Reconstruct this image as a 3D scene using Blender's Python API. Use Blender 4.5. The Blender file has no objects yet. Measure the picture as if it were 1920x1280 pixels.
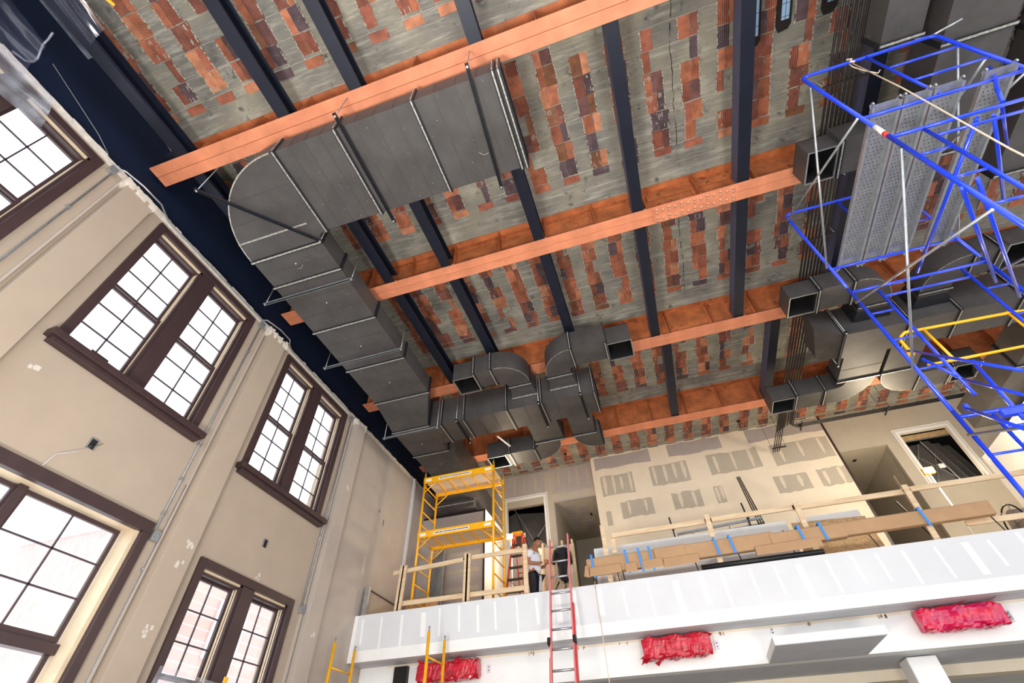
import bpy, bmesh, math, random
from mathutils import Vector, Matrix
random.seed(7)
C = bpy.context.scene.collection
S = 6.4            # metres per layout unit (distance from the camera axis to the window wall)
H = 1.6            # camera height above the floor, metres

# ---------------------------------------------------------------- camera, world, exposure
RR = [[0.9520781160096063, 0.30478551845482676, -0.025554818641934065],
      [-0.23328305154391085, 0.6695989920755673, -0.7051355952394875],
      [-0.19780363717070762, 0.6773056751213646, 0.7086118426687718]]
cam_d = bpy.data.cameras.new('camera'); cam = bpy.data.objects.new('camera', cam_d); C.objects.link(cam)
r_, d_, f_ = [Vector(v) for v in RR]
M = Matrix((r_, -d_, -f_)).transposed().to_4x4(); M.translation = Vector((0, 0, H))
cam.matrix_world = M
cam_d.sensor_width = 36; cam_d.lens = 876.2/1920*36; cam_d.clip_start = .05; cam_d.clip_end = 200
bpy.context.scene.camera = cam
sc = bpy.context.scene
sc.view_settings.view_transform = 'Standard'; sc.view_settings.look = 'None'
sc.view_settings.gamma = 1; sc.view_settings.use_curve_mapping = False
sc.view_settings.exposure = 0.40
w = bpy.data.worlds.new('overcast_sky'); sc.world = w; w.use_nodes = True
bg = w.node_tree.nodes['Background']; bg.inputs[0].default_value = (.93, .96, 1, 1); bg.inputs[1].default_value = 2.2

sc.cycles.max_bounces = 8; sc.cycles.diffuse_bounces = 5; sc.cycles.transparent_max_bounces = 12

def lin(c):
    return tuple(((v/255)/12.92 if v/255 <= .04045 else ((v/255+.055)/1.055)**2.4) for v in c)
def area_light(name, loc, target, size, power, color=(1, 1, 1)):
    l = bpy.data.lights.new(name, 'AREA'); l.shape = 'RECTANGLE'; l.size, l.size_y = size; l.energy = power; l.color = color
    o = bpy.data.objects.new(name, l); C.objects.link(o)
    a = Vector((loc[0]*S, loc[1]*S, loc[2]*S+H)); b = Vector((target[0]*S, target[1]*S, target[2]*S+H))
    o.location = a; o.rotation_euler = (b-a).to_track_quat('-Z', 'Y').to_euler(); return o

FILL_LIGHTS = [((-.35, .05, -.19), (-.25, .40, 1.2), 460), ((.30, .10, -.19), (.25, .60, 1.2), 330)]   # added fill lights, unseen below the frame, to brighten the room
for i_, (a_, b_, e_) in enumerate(FILL_LIGHTS):
    area_light('fill_light', a_, b_, (1.3, 1.3), e_, (1, .96, .91))

# ---------------------------------------------------------------- materials
def mat(name, col, rough=.6, metal=0., var=0., vscale=3., bump=0., bscale=30., col2=None, spec=.5, stretch=None, dirt=None, coat=0.):
    m = bpy.data.materials.new(name); m.use_nodes = True
    nt = m.node_tree; N = nt.nodes; L = nt.links; p = N['Principled BSDF']
    p.inputs['Roughness'].default_value = rough; p.inputs['Metallic'].default_value = metal
    p.inputs['Specular IOR Level'].default_value = spec
    p.inputs['Coat Weight'].default_value = coat
    c = lin(col)
    p.inputs['Base Color'].default_value = (*c, 1)
    tc = N.new('ShaderNodeTexCoord'); mp = N.new('ShaderNodeMapping'); L.new(tc.outputs['Object'], mp.inputs[0])
    if stretch: mp.inputs['Scale'].default_value = stretch
    if var or col2:
        n = N.new('ShaderNodeTexNoise'); n.inputs['Scale'].default_value = vscale; n.inputs['Detail'].default_value = 7; n.inputs['Roughness'].default_value = .65
        L.new(mp.outputs[0], n.inputs['Vector'])
        r = N.new('ShaderNodeValToRGB'); L.new(n.outputs['Fac'], r.inputs[0])
        c2 = lin(col2) if col2 else tuple(v*(1+var) for v in c)
        c1 = tuple(v*(1-var) for v in c)
        r.color_ramp.elements[0].position = .36; r.color_ramp.elements[0].color = (*c1, 1)
        r.color_ramp.elements[1].position = .66; r.color_ramp.elements[1].color = (*[min(1, v) for v in c2], 1)
        out = r.outputs[0]
        if dirt:
            n2 = N.new('ShaderNodeTexNoise'); n2.inputs['Scale'].default_value = dirt[1]; n2.inputs['Detail'].default_value = 9
            n2.inputs['Roughness'].default_value = .7; L.new(tc.outputs['Object'], n2.inputs['Vector'])
            r2 = N.new('ShaderNodeValToRGB'); L.new(n2.outputs['Fac'], r2.inputs[0])
            r2.color_ramp.elements[0].position = dirt[2]; r2.color_ramp.elements[1].position = dirt[2]+.07
            r2.color_ramp.elements[0].color = (0, 0, 0, 1); r2.color_ramp.elements[1].color = (1, 1, 1, 1)
            mx = N.new('ShaderNodeMix'); mx.data_type = 'RGBA'; L.new(r2.outputs[0], mx.inputs[0]); L.new(out, mx.inputs[6]); mx.inputs[7].default_value = (*lin(dirt[0]), 1)
            out = mx.outputs[2]
        L.new(out, p.inputs['Base Color'])
    if bump:
        b = N.new('ShaderNodeBump'); b.inputs['Strength'].default_value = bump; b.inputs['Distance'].default_value = .02
        n = N.new('ShaderNodeTexNoise'); n.inputs['Scale'].default_value = bscale; n.inputs['Detail'].default_value = 5
        L.new(mp.outputs[0], n.inputs['Vector']); L.new(n.outputs['Fac'], b.inputs['Height']); L.new(b.outputs[0], p.inputs['Normal'])
    return m
def emis(name, col, st):
    m = bpy.data.materials.new(name); m.use_nodes = True; p = m.node_tree.nodes['Principled BSDF']
    p.inputs['Base Color'].default_value = (*lin(col), 1); p.inputs['Emission Color'].default_value = (*lin(col), 1); p.inputs['Emission Strength'].default_value = st
    return m
def glassy(name, tint=(1, 1, 1), gl=.07, rough=.02, opaque=0., col=(200, 210, 220)):
    m = bpy.data.materials.new(name); m.use_nodes = True; nt = m.node_tree; N = nt.nodes; L = nt.links
    N.remove(N['Principled BSDF']); out = N['Material Output']
    t = N.new('ShaderNodeBsdfTransparent'); t.inputs[0].default_value = (*tint, 1)
    g = N.new('ShaderNodeBsdfGlossy'); g.inputs['Roughness'].default_value = rough
    a = N.new('ShaderNodeMixShader'); a.inputs[0].default_value = gl; L.new(t.outputs[0], a.inputs[1]); L.new(g.outputs[0], a.inputs[2])
    last = a
    if opaque:
        d = N.new('ShaderNodeBsdfPrincipled'); d.inputs['Base Color'].default_value = (*lin(col), 1); d.inputs['Roughness'].default_value = .35
        tr = N.new('ShaderNodeTexNoise'); tr.inputs['Scale'].default_value = 4; tr.inputs['Detail'].default_value = 4
        tc = N.new('ShaderNodeTexCoord'); L.new(tc.outputs['Object'], tr.inputs['Vector'])
        mr = N.new('ShaderNodeMapRange'); L.new(tr.outputs['Fac'], mr.inputs[0]); mr.inputs[1].default_value = .35; mr.inputs[2].default_value = .7
        mr.inputs[3].default_value = opaque*.4; mr.inputs[4].default_value = min(1, opaque*1.6)
        b = N.new('ShaderNodeMixShader'); L.new(mr.outputs[0], b.inputs[0]); L.new(a.outputs[0], b.inputs[1]); L.new(d.outputs[0], b.inputs[2]); last = b
    L.new(last.outputs[0], out.inputs[0]); return m

K = dict(
 wall=mat('painted_plaster', (168, 152, 135), .75, var=.06, vscale=.7, bump=.05, bscale=8),
 pil=mat('pale_plaster', (174, 162, 151), .7, var=.05, vscale=1.2),
 plaster_rag=mat('ragged_plaster_edge', (214, 206, 194), .9, var=.15, vscale=12, bump=.4, bscale=25),
 navy=mat('navy_paint', (14, 26, 48), .7, var=.12, vscale=2, spec=.2),
 white=mat('white_board', (214, 215, 217), .6, var=.03, vscale=1.3),
 white2=mat('joint_compound_white', (238, 237, 234), .6, var=.02, vscale=5),
 greyboard=mat('primed_grey_board', (205, 207, 210), .65, var=.04, vscale=2),
 cream=mat('cream_compound', (234, 220, 196), .7, var=.04, vscale=1.5),
 gyps=mat('bare_gypsum_board', (186, 176, 158), .75, var=.05, vscale=2),
 gypsg=mat('grey_gypsum_board', (176, 166, 160), .75, var=.05, vscale=2),
 streak=mat('screw_line_compound', (222, 208, 186), .7),
 soff=mat('soffit_board', (196, 197, 202), .7, var=.05, vscale=2),
 duct=mat('black_painted_duct', (75, 72, 71), .5, .2, var=.22, vscale=1.6, bump=.03, bscale=3, dirt=((128, 122, 112), 6, .66)),
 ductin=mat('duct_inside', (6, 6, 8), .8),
 flange=mat('duct_flange', (44, 46, 52), .4, .5, var=.2, vscale=9),
 seal=mat('sealant_smeared_flange', (178, 176, 168), .45, .5, var=.45, vscale=7, stretch=(3, 3, 3)),
 zinc=mat('galvanised_steel', (178, 182, 184), .38, .75, var=.15, vscale=9),
 zincd=mat('dull_galvanised_steel', (150, 155, 158), .5, .55, var=.15, vscale=7),
 rivet=mat('shiny_rivet', (196, 138, 108), .35, .35),  # lighter colour paints the shine of the splice rivets
 orange=mat('red_oxide_primer', (208, 130, 94), .6, var=.14, vscale=2.2, bump=.05, bscale=12, col2=(226, 142, 104), dirt=((232, 190, 165), 9, .68)),
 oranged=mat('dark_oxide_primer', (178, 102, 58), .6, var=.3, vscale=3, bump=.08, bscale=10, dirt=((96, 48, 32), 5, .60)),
 purlin=mat('blue_black_steel', (25, 30, 45), .42, .3, var=.15, vscale=2),
 purlin_lit=mat('lit_blue_black_steel', (78, 82, 108), .5, .2, var=.1, vscale=2),  # purlin steel lightened in colour for the web side lit by the windows
 slab=None, tile=None,
 brown=mat('brown_frame', (60, 43, 44), .45, var=.12, vscale=6, stretch=(1, 1, .2)),
 tan=mat('jamb_liner', (208, 188, 158), .5, var=.1, vscale=3),
 glass=glassy('window_glass'),
 muntin=mat('muntin', (58, 46, 56), .5),
 blue=mat('blue_enamel', (24, 62, 216), .3, .0, var=.1, vscale=6, coat=.3, dirt=((90, 110, 215), 14, .68)),
 yellow=mat('yellow_enamel', (250, 178, 12), .35, var=.08, vscale=6, coat=.3, dirt=((215, 130, 40), 20, .70)),
 ply=mat('plywood', (206, 186, 160), .7, var=.1, vscale=3, stretch=(1, 6, 1)),
 wood=mat('pine_stud', (216, 186, 146), .65, var=.1, vscale=6, stretch=(.4, 3, 3), col2=(226, 202, 168)),
 osb=mat('oriented_strand_board', (214, 178, 130), .75, var=.25, vscale=22, bump=.3, bscale=30),
 card=mat('cardboard', (176, 140, 103), .75, var=.07, vscale=4),
 tape=mat('blue_tape', (52, 140, 226), .5),
 red=mat('red_fibreglass', (190, 52, 60), .4, var=.1, vscale=5),
 redfade=mat('pink_faded_fibreglass', (214, 120, 118), .5, var=.12, vscale=5),
 redorange=mat('orange_fibreglass', (225, 74, 32), .4, var=.1, vscale=5),
 plasticr=mat('red_plastic_sheet', (188, 8, 34), .22, var=.25, vscale=5, bump=.8, bscale=7, coat=.3, stretch=(1, 1, 3), col2=(216, 30, 58)),
 plasticm=mat('magenta_plastic_sheet', (205, 6, 92), .22, var=.2, vscale=4, bump=.7, bscale=6, coat=.3, stretch=(1, 1, 3), col2=(222, 10, 52)),
 clear=glassy('clear_plastic_sheet', (.98, .98, 1), .1, .15, .24, (205, 212, 225)),
 clearthin=glassy('thin_plastic_film', (.96, .96, 1), .05, .15, .07, (150, 158, 190)),
 black=mat('black_rubber', (22, 22, 24), .5),
 blackpipe=mat('black_pipe', (52, 48, 46), .45, .3, var=.15, vscale=8),
 metalp=mat('dark_metal_stock', (70, 78, 70), .4, .6),
 rope=mat('rope', (225, 205, 180), .8, bump=.5, bscale=90),
 cable=mat('white_cable', (200, 205, 212), .4),
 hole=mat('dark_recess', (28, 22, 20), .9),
 skin=mat('skin', (168, 112, 84), .5), hair=mat('dark_hair', (26, 20, 20), .6),
 shirt=mat('white_shirt', (225, 225, 232), .8, bump=.2, bscale=18), pants=mat('black_trousers', (30, 30, 38), .7, bump=.2, bscale=18),
 jacket=mat('black_cloth', (24, 22, 30), .8), floor=mat('dusty_concrete', (150, 144, 136), .8, var=.15, vscale=1),
 lens=emis('lamp_lens', (255, 244, 214), 60), stick=mat('label_white', (240, 238, 232), .6), stickr=mat('label_red', (225, 60, 30), .6),
 ink=mat('label_ink', (50, 42, 36), .7), brickpale=None, frosty=mat('pale_blue_wrap', (150, 185, 220), .5),
 outlet=mat('outlet_plate', (222, 214, 222), .4), dust=mat('scratch_dust', (186, 180, 168), .8), spray=mat('paint_patch', (200, 193, 184), .8))

def slab_mat():
    m = bpy.data.materials.new('mortar_and_plaster'); m.use_nodes = True; nt = m.node_tree; N = nt.nodes; L = nt.links; p = N['Principled BSDF']
    p.inputs['Roughness'].default_value = .8
    tc = N.new('ShaderNodeTexCoord')
    def noise(sc_, det=8, vec=None, r=.6):
        n = N.new('ShaderNodeTexNoise'); n.inputs['Scale'].default_value = sc_; n.inputs['Detail'].default_value = det; n.inputs['Roughness'].default_value = r
        L.new(vec or tc.outputs['Object'], n.inputs['Vector']); return n
    def ramp(src, pts):
        r = N.new('ShaderNodeValToRGB'); L.new(src, r.inputs[0]); e = r.color_ramp.elements
        e[0].position, e[0].color = pts[0][0], (*lin(pts[0][1]), 1); e[1].position, e[1].color = pts[-1][0], (*lin(pts[-1][1]), 1)
        for q in pts[1:-1]:
            x = e.new(q[0]); x.color = (*lin(q[1]), 1)
        return r
    mp = N.new('ShaderNodeMapping'); mp.inputs['Scale'].default_value = (.35, 3.2, 1); mp.inputs['Rotation'].default_value = (0, 0, .12); L.new(tc.outputs['Object'], mp.inputs[0])
    a = ramp(noise(.9, 9).outputs['Fac'], [(.3, (92, 91, 86)), (.46, (124, 122, 114)), (.58, (140, 136, 120)), (.70, (170, 166, 154))])
    b = ramp(noise(4, 10, mp.outputs[0], .7).outputs['Fac'], [(.50, (0, 0, 0)), (.68, (225, 225, 225))])
    mx = N.new('ShaderNodeMix'); mx.data_type = 'RGBA'; L.new(b.outputs[0], mx.inputs[0]); L.new(a.outputs[0], mx.inputs[6]); mx.inputs[7].default_value = (*lin((176, 174, 160)), 1)
    c = ramp(noise(5, 8).outputs['Fac'], [(.60, (0, 0, 0)), (.70, (255, 255, 255))])
    mx2 = N.new('ShaderNodeMix'); mx2.data_type = 'RGBA'; L.new(c.outputs[0], mx2.inputs[0]); L.new(mx.outputs[2], mx2.inputs[6]); mx2.inputs[7].default_value = (*lin((84, 86, 80)), 1)
    L.new(mx2.outputs[2], p.inputs['Base Color'])
    bp = N.new('ShaderNodeBump'); bp.inputs['Strength'].default_value = .5; bp.inputs['Distance'].default_value = .03
    n = noise(9, 8, mp.outputs[0]); L.new(n.outputs['Fac'], bp.inputs['Height']); L.new(bp.outputs[0], p.inputs['Normal'])
    return m
def tile_mat(name, ribs, rnd=True):
    m = bpy.data.materials.new(name); m.use_nodes = True; nt = m.node_tree; N = nt.nodes; L = nt.links; p = N['Principled BSDF']
    p.inputs['Roughness'].default_value = .7
    tc = N.new('ShaderNodeTexCoord'); oi = N.new('ShaderNodeObjectInfo')
    r = N.new('ShaderNodeValToRGB'); r.color_ramp.interpolation = 'CONSTANT' if rnd else 'LINEAR'
    cols = [(0, (166, 98, 70)), (.16, (144, 82, 64)), (.30, (184, 112, 80)), (.42, (134, 80, 66)), (.52, (112, 74, 70)), (.62, (156, 92, 70)), (.74, (88, 70, 76)), (.85, (196, 130, 96)), (.93, (134, 88, 62))]
    e = r.color_ramp.elements; e[0].position = 0; e[0].color = (*lin(cols[0][1]), 1); e[1].position = cols[-1][0]; e[1].color = (*lin(cols[-1][1]), 1)
    for q in cols[1:-1]:
        x = e.new(q[0]); x.color = (*lin(q[1]), 1)
    if rnd: L.new(oi.outputs['Random'], r.inputs[0])
    else:
        v = N.new('ShaderNodeTexVoronoi'); v.inputs['Scale'].default_value = 3.2; L.new(tc.outputs['Object'], v.inputs['Vector'])
        s = N.new('ShaderNodeSeparateColor'); L.new(v.outputs['Color'], s.inputs[0]); L.new(s.outputs[0], r.inputs[0])
    ad = N.new('ShaderNodeVectorMath'); ad.operation = 'ADD'; L.new(tc.outputs['Object'], ad.inputs[0]); L.new(oi.outputs['Location'], ad.inputs[1])
    n = N.new('ShaderNodeTexNoise'); n.inputs['Scale'].default_value = 6; n.inputs['Detail'].default_value = 8; L.new(ad.outputs[0], n.inputs['Vector'])
    mr = N.new('ShaderNodeMapRange'); L.new(n.outputs['Fac'], mr.inputs[0]); mr.inputs[1].default_value = .3; mr.inputs[2].default_value = .7; mr.inputs[3].default_value = .62; mr.inputs[4].default_value = 1.25
    mu = N.new('ShaderNodeVectorMath'); mu.operation = 'SCALE'; L.new(r.outputs[0], mu.inputs[0]); L.new(mr.outputs[0], mu.inputs['Scale'])
    n3 = N.new('ShaderNodeTexNoise'); n3.inputs['Scale'].default_value = 11; n3.inputs['Detail'].default_value = 9; n3.inputs['Roughness'].default_value = .75; L.new(ad.outputs[0], n3.inputs['Vector'])
    r3 = N.new('ShaderNodeValToRGB'); L.new(n3.outputs['Fac'], r3.inputs[0]); r3.color_ramp.elements[0].position = .60; r3.color_ramp.elements[1].position = .66
    mx = N.new('ShaderNodeMix'); mx.data_type = 'RGBA'; L.new(r3.outputs[0], mx.inputs[0]); L.new(mu.outputs[0], mx.inputs[6]); mx.inputs[7].default_value = (*lin((150, 142, 128)), 1)
    L.new(mx.outputs[2], p.inputs['Base Color'])
    bp = N.new('ShaderNodeBump'); bp.inputs['Strength'].default_value = .9; bp.inputs['Distance'].default_value = .012
    if ribs:
        wv = N.new('ShaderNodeTexWave'); wv.bands_direction = 'X'; wv.inputs['Scale'].default_value = 10.5; wv.inputs['Distortion'].default_value = .3; L.new(tc.outputs['Object'], wv.inputs['Vector'])
        L.new(wv.outputs['Fac'], bp.inputs['Height'])
    else: L.new(n.outputs['Fac'], bp.inputs['Height'])
    L.new(bp.outputs[0], p.inputs['Normal']); return m
K['slab'] = slab_mat(); K['mortar'] = mat('pale_mortar', (176, 170, 158), .9, var=.16, vscale=14, bump=.4, bscale=30); K['tile_r'] = tile_mat('ribbed_clay_tile', True); K['tile_s'] = tile_mat('smooth_clay_tile', False); K['tile_j'] = tile_mat('joined_clay_tile', False, False)
def brick_mat():
    m = bpy.data.materials.new('pale_brickwork'); m.use_nodes = True; N = m.node_tree.nodes; L = m.node_tree.links; p = N['Principled BSDF']
    b = N.new('ShaderNodeTexBrick'); b.inputs['Scale'].default_value = 1; b.inputs['Color1'].default_value = (*lin((204, 172, 164)), 1); b.inputs['Color2'].default_value = (*lin((192, 156, 148)), 1)
    b.inputs['Mortar'].default_value = (*lin((214, 212, 210)), 1); b.inputs['Brick Width'].default_value = .42; b.inputs['Row Height'].default_value = .14; b.inputs['Mortar Size'].default_value = .02
    tc = N.new('ShaderNodeTexCoord'); mp = N.new('ShaderNodeMapping'); mp.inputs['Rotation'].default_value = (math.pi/2, 0, math.pi/2)
    L.new(tc.outputs['Object'], mp.inputs[0]); L.new(mp.outputs[0], b.inputs['Vector']); L.new(b.outputs[0], p.inputs['Base Color']); return m
K['brickpale'] = brick_mat()

# ---------------------------------------------------------------- mesh helpers (layout units)
class MB:
    def __init__(s): s.v = []; s.f = []; s.sm = []
    def add(s, vs, fs, smooth=False):
        o = len(s.v); s.v += [tuple(v) for v in vs]; s.f += [tuple(i+o for i in f) for f in fs]; s.sm += [smooth]*len(fs); return s
    def box(s, x0, x1, y0, y1, z0, z1):
        if x0 > x1: x0, x1 = x1, x0
        if y0 > y1: y0, y1 = y1, y0
        if z0 > z1: z0, z1 = z1, z0
        return s.add([(x, y, z) for x in (x0, x1) for y in (y0, y1) for z in (z0, z1)],
                     [(0, 1, 3, 2), (4, 6, 7, 5), (0, 4, 5, 1), (2, 3, 7, 6), (0, 2, 6, 4), (1, 5, 7, 3)])
    def prism(s, poly, z0, z1):      # plan polygon, counter-clockwise
        a = sum(poly[i][0]*poly[(i+1) % len(poly)][1]-poly[(i+1) % len(poly)][0]*poly[i][1] for i in range(len(poly)))
        if a < 0: poly = poly[::-1]
        n = len(poly)
        return s.add([(x, y, z0) for x, y in poly]+[(x, y, z1) for x, y in poly],
                     [tuple(range(n))[::-1], tuple(range(n, 2*n))]+[(i, (i+1) % n, n+(i+1) % n, n+i) for i in range(n)])
    def hexa(s, a, b):               # two quads, bottom a and top b
        return s.add(list(a)+list(b), [(3, 2, 1, 0), (4, 5, 6, 7)]+[(i, (i+1) % 4, 4+(i+1) % 4, 4+i) for i in range(4)])
    def tube(s, pts, r, n=8, r2=None):   # r in metres
        pts = [Vector(p) for p in pts]; r /= S; r2 = r if r2 is None else r2/S
        rings = []; up = None
        for i, p in enumerate(pts):
            t = ((pts[min(i+1, len(pts)-1)]-p).normalized()+(p-pts[max(i-1, 0)]).normalized()) if 0 < i < len(pts)-1 else (pts[1]-pts[0] if i == 0 else pts[-1]-pts[-2])
            t.normalize()
            if up is None: up = t.orthogonal().normalized()
            up = (up-t*up.dot(t)).normalized(); sd = t.cross(up)
            rr = r+(r2-r)*i/(len(pts)-1)
            rings.append([p+(up*math.cos(a*2*math.pi/n)+sd*math.sin(a*2*math.pi/n))*rr for a in range(n)])
        vs = [v for R_ in rings for v in R_]; m = len(pts)
        s.add(vs, [(i*n+a, i*n+(a+1) % n, (i+1)*n+(a+1) % n, (i+1)*n+a) for i in range(m-1) for a in range(n)], True)
        o = len(s.v)-len(vs)
        s.f += [tuple(o+a for a in range(n))[::-1], tuple(o+(m-1)*n+a for a in range(n))]; s.sm += [False, False]; return s
    def bar(s, a, b, w_, h_, up=(0, 0, 1)):  # rectangular bar between two points, w,h metres
        a = Vector(a); b = Vector(b); t = (b-a).normalized(); u = Vector(up)
        sd = t.cross(u)
        if sd.length < 1e-4: sd = t.cross(Vector((1, 0, 0)))
        sd.normalize(); u = sd.cross(t); sd = sd*(w_/S/2); u = u*(h_/S/2)
        return s.add([a-sd-u, a+sd-u, a+sd+u, a-sd+u, b-sd-u, b+sd-u, b+sd+u, b-sd+u],
                     [(0, 1, 2, 3), (7, 6, 5, 4), (0, 4, 5, 1), (1, 5, 6, 2), (2, 6, 7, 3), (3, 7, 4, 0)])
    def dome(s, c, r, ax=(0, 0, -1)):
        c = Vector(c); ax = Vector(ax).normalized(); u = ax.orthogonal().normalized(); v = ax.cross(u); r /= S; n = 6
        vs = [c+(u*math.cos(k*math.pi/3)+v*math.sin(k*math.pi/3))*r for k in range(n)]+[c+(u*math.cos(k*math.pi/3)+v*math.sin(k*math.pi/3))*r*.7+ax*r*.5 for k in range(n)]+[c+ax*r*.75]
        return s.add(vs, [(k, (k+1) % n, n+(k+1) % n, n+k) for k in range(n)]+[(n+k, n+(k+1) % n, 2*n) for k in range(n)], True)

def W(p): return Vector((p[0]*S, p[1]*S, p[2]*S+H))
def build(name, mb, m, parent=None, bevel=0, label=None, base=None):
    """one mesh object; mesh origin at its parent's origin or at its own base"""
    if not isinstance(mb, MB): raise TypeError
    pts = [W(p) for p in mb.v]
    if base is not None: org = W(base)
    else:
        xs = [p.x for p in pts]; ys = [p.y for p in pts]; zs = [p.z for p in pts]
        org = Vector(((min(xs)+max(xs))/2, (min(ys)+max(ys))/2, min(zs)))
    me = bpy.data.meshes.new(name); me.from_pydata([p-org for p in pts], [], mb.f)
    if any(mb.sm):
        me.polygons.foreach_set('use_smooth', mb.sm)
    me.materials.append(K[m] if isinstance(m, str) else m); me.update()
    bm = bmesh.new(); bm.from_mesh(me); bmesh.ops.recalc_face_normals(bm, faces=bm.faces); bm.to_mesh(me); bm.free()
    o = bpy.data.objects.new(name, me); C.objects.link(o)
    if parent is not None:
        o.parent = parent; o.location = org-ABS[parent.name]
    else: o.location = org
    ABS[o.name] = org
    if bevel:
        b = o.modifiers.new('bevel', 'BEVEL'); b.width = bevel; b.segments = 2; b.limit_method = 'ANGLE'
    if label: o['label'] = label
    return o
ABS = {}
def thing(name, loc, label, cat, group=None):
    o = bpy.data.objects.new(name, None); o.empty_display_size = .2; C.objects.link(o); o.location = W(loc); ABS[o.name] = W(loc)
    o['label'] = label; o['category'] = cat
    if group: o['group'] = group
    return o
def tag(o, label, cat, group=None, kind=None):
    o['label'] = label; o['category'] = cat
    if group: o['group'] = group
    if kind: o['kind'] = kind
    return o
def struct(name, loc=None, mb=None, m=None, label=None, cat=None):
    o = build(name, mb, m) if mb else bpy.data.objects.new(name, None)
    if not mb:
        C.objects.link(o); o.location = W(loc); ABS[o.name] = W(loc)
    o['kind'] = 'structure'
    if label: o['label'] = label
    if cat: o['category'] = cat
    return o
def mm(v): return v/1000/S     # millimetres to layout units

# ================================================================ STRUCTURE
FZ = -.25
struct('wall_rear_rooms', mb=MB().box(-1.05, 2.6, 3.30, 3.34, FZ, 1.36).box(2.56, 2.6, 2.25, 3.3, FZ, 1.36).box(-1.05, 2.6, 2.24, 3.34, 1.345, 1.36), m='ductin', label='dark unfinished rooms behind the balcony openings', cat='wall')  # near-black colour paints the darkness of the rooms
struct('floor', mb=MB().box(-1.05, 2.6, -1.2, 3.4, FZ-.02, FZ), m='floor', label='dusty concrete ground floor below the tall room', cat='floor')

# ---- window wall, with openings (y0,y1,z0,z1)
tops = [(-.181, .166), (.325, .672), (.831, 1.180)]
openings = [(a+.006, b-.006, .662, 1.056) for a, b in tops]+[(.836, 1.168, -.02, .424), (-.02, .672, -.08, .440)]
XI, XO = -1.0, -1.055
ys = sorted(set([-1.2, 3.3]+[v for o in openings for v in o[:2]])); zs = sorted(set([FZ, 1.084]+[v for o in openings for v in o[2:]]))
mb = MB()
for i in range(len(ys)-1):
    run = None
    for j in range(len(zs)-1):
        cy = (ys[i]+ys[i+1])/2; cz = (zs[j]+zs[j+1])/2
        solid = not any(o[0] < cy < o[1] and o[2] < cz < o[3] for o in openings)
        if solid and run is None: run = zs[j]
        if (not solid or j == len(zs)-2) and run is not None:
            e = zs[j+1] if solid else zs[j]; mb.box(XO, XI, ys[i], ys[i+1], run, e); run = None
wl = struct('wall_left', mb=mb, m='wall', label='tall beige plastered wall with two rows of windows', cat='wall')
struct('wall_left_top', mb=MB().box(XO, -1.012, -1.2, 3.3, 1.084, 1.34), m='navy', label='navy painted strip of wall above the windows', cat='wall')
# sloping pale edge and ragged plaster line along the top of the wall
mb = MB()
y = -.6
while y < 2.3:
    n = y+random.uniform(.012, .03); t = 1.084+random.uniform(.001, .006)
    mb.box(-1.02, -.998, y, n, 1.07, t); y = n
build('plaster_edge', mb, 'plaster_rag', wl)
for (a, b) in ((.220, .288), (.727, .794), (1.224, 1.283)):
    p = build('pilaster', MB().box(-1.0, -.977, a, b, FZ, 1.055), 'pil' if a > 1 else 'wall', wl, bevel=.004)
    mb = MB(); y = a-.01
    while y < b+.004:
        n = y+random.uniform(.004, .010); mb.box(-1.01, -.976+random.uniform(-.003, .002), y, min(n, b+.006), 1.045, 1.062+random.uniform(0, .012)); y = n
    build('broken_plaster_crown', mb, 'plaster_rag', wl)
    build('pilaster_edge', MB().box(-1.0, -.992, a-.012, a-.008, FZ, 1.06), 'pil', wl)
build('corner_strip', MB().box(-1.0, -.988, 1.728, 1.742, .40, 1.082), 'greyboard', wl)
build('wall_panel', MB().box(-1.0, -.996, 1.742, 2.2, .40, 1.078), 'gypsg', wl)
build('grey_wall_board', MB().box(-1.0, -.997, 1.285, 1.728, FZ, 1.07), 'pil', wl)
# marks on the wall
for (y, z, s) in ((.775, .43, 5), (.772, .39, 4), (.768, .262, 6), (1.262, .36, 3), (1.262, .80, 3), (.34, .585, 3), (1.02, .44, 3)):
    mb = MB()
    for k in range(s):
        a = y+random.uniform(-.008, .008); b = z+random.uniform(-.008, .008); q = random.uniform(.002, .004)
        xx = -.977 if (.73 < y < .79 or 1.22 < y < 1.28) else -1
        mb.box(xx, xx+mm(2+k), a-q, a+q, b-q*1.3, b+q*1.3)
    build('filler_patch', mb, 'spray', wl)
for (y, z, h_) in ((1.545, .80, .012), (1.60, .76, .016), (1.505, .83, .006), (1.63, .54, .012), (1.50, .72, .02), (1.47, .62, .03)):
    build('plaster_scar', MB().box(-.997, -.997+mm(2), y-.002, y+.002, z-h_, z+h_), 'spray' if h_ > .015 else 'hole', wl)
# recessed box holes
for (y, z) in ((.498, .522), (1.003, .520)):
    t = thing('open_wall_box', (-1, y, z), 'open electrical box hole in the window wall '+('with a loose wire hanging from it' if y < .6 else 'above the small twin window'), 'electrical box')
    build('recess', MB().box(-1.001, -.998, y-.006, y+.006, z-.009, z+.009), 'hole', t)
    build('rim', MB().box(-.9995, -.9965, y-.008, y-.006, z-.01, z+.01).box(-.9995, -.9965, y+.006, y+.008, z-.01, z+.01).box(-.9995, -.9965, y-.006, y+.006, z+.009, z+.011), 'zincd', t)
    if y < .6:
        build('wire', MB().tube([(-.997, y, z-.005), (-.99, y-.02, z-.03), (-.992, y-.045, z-.05), (-.993, y-.05, z-.075)], .004, 5), 'cable', t)
        build('wire', MB().tube([(-.997, y, z), (-.985, y+.004, z-.004), (-.986, y+.01, z+.004)], .004, 5), 'black', t)

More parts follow.
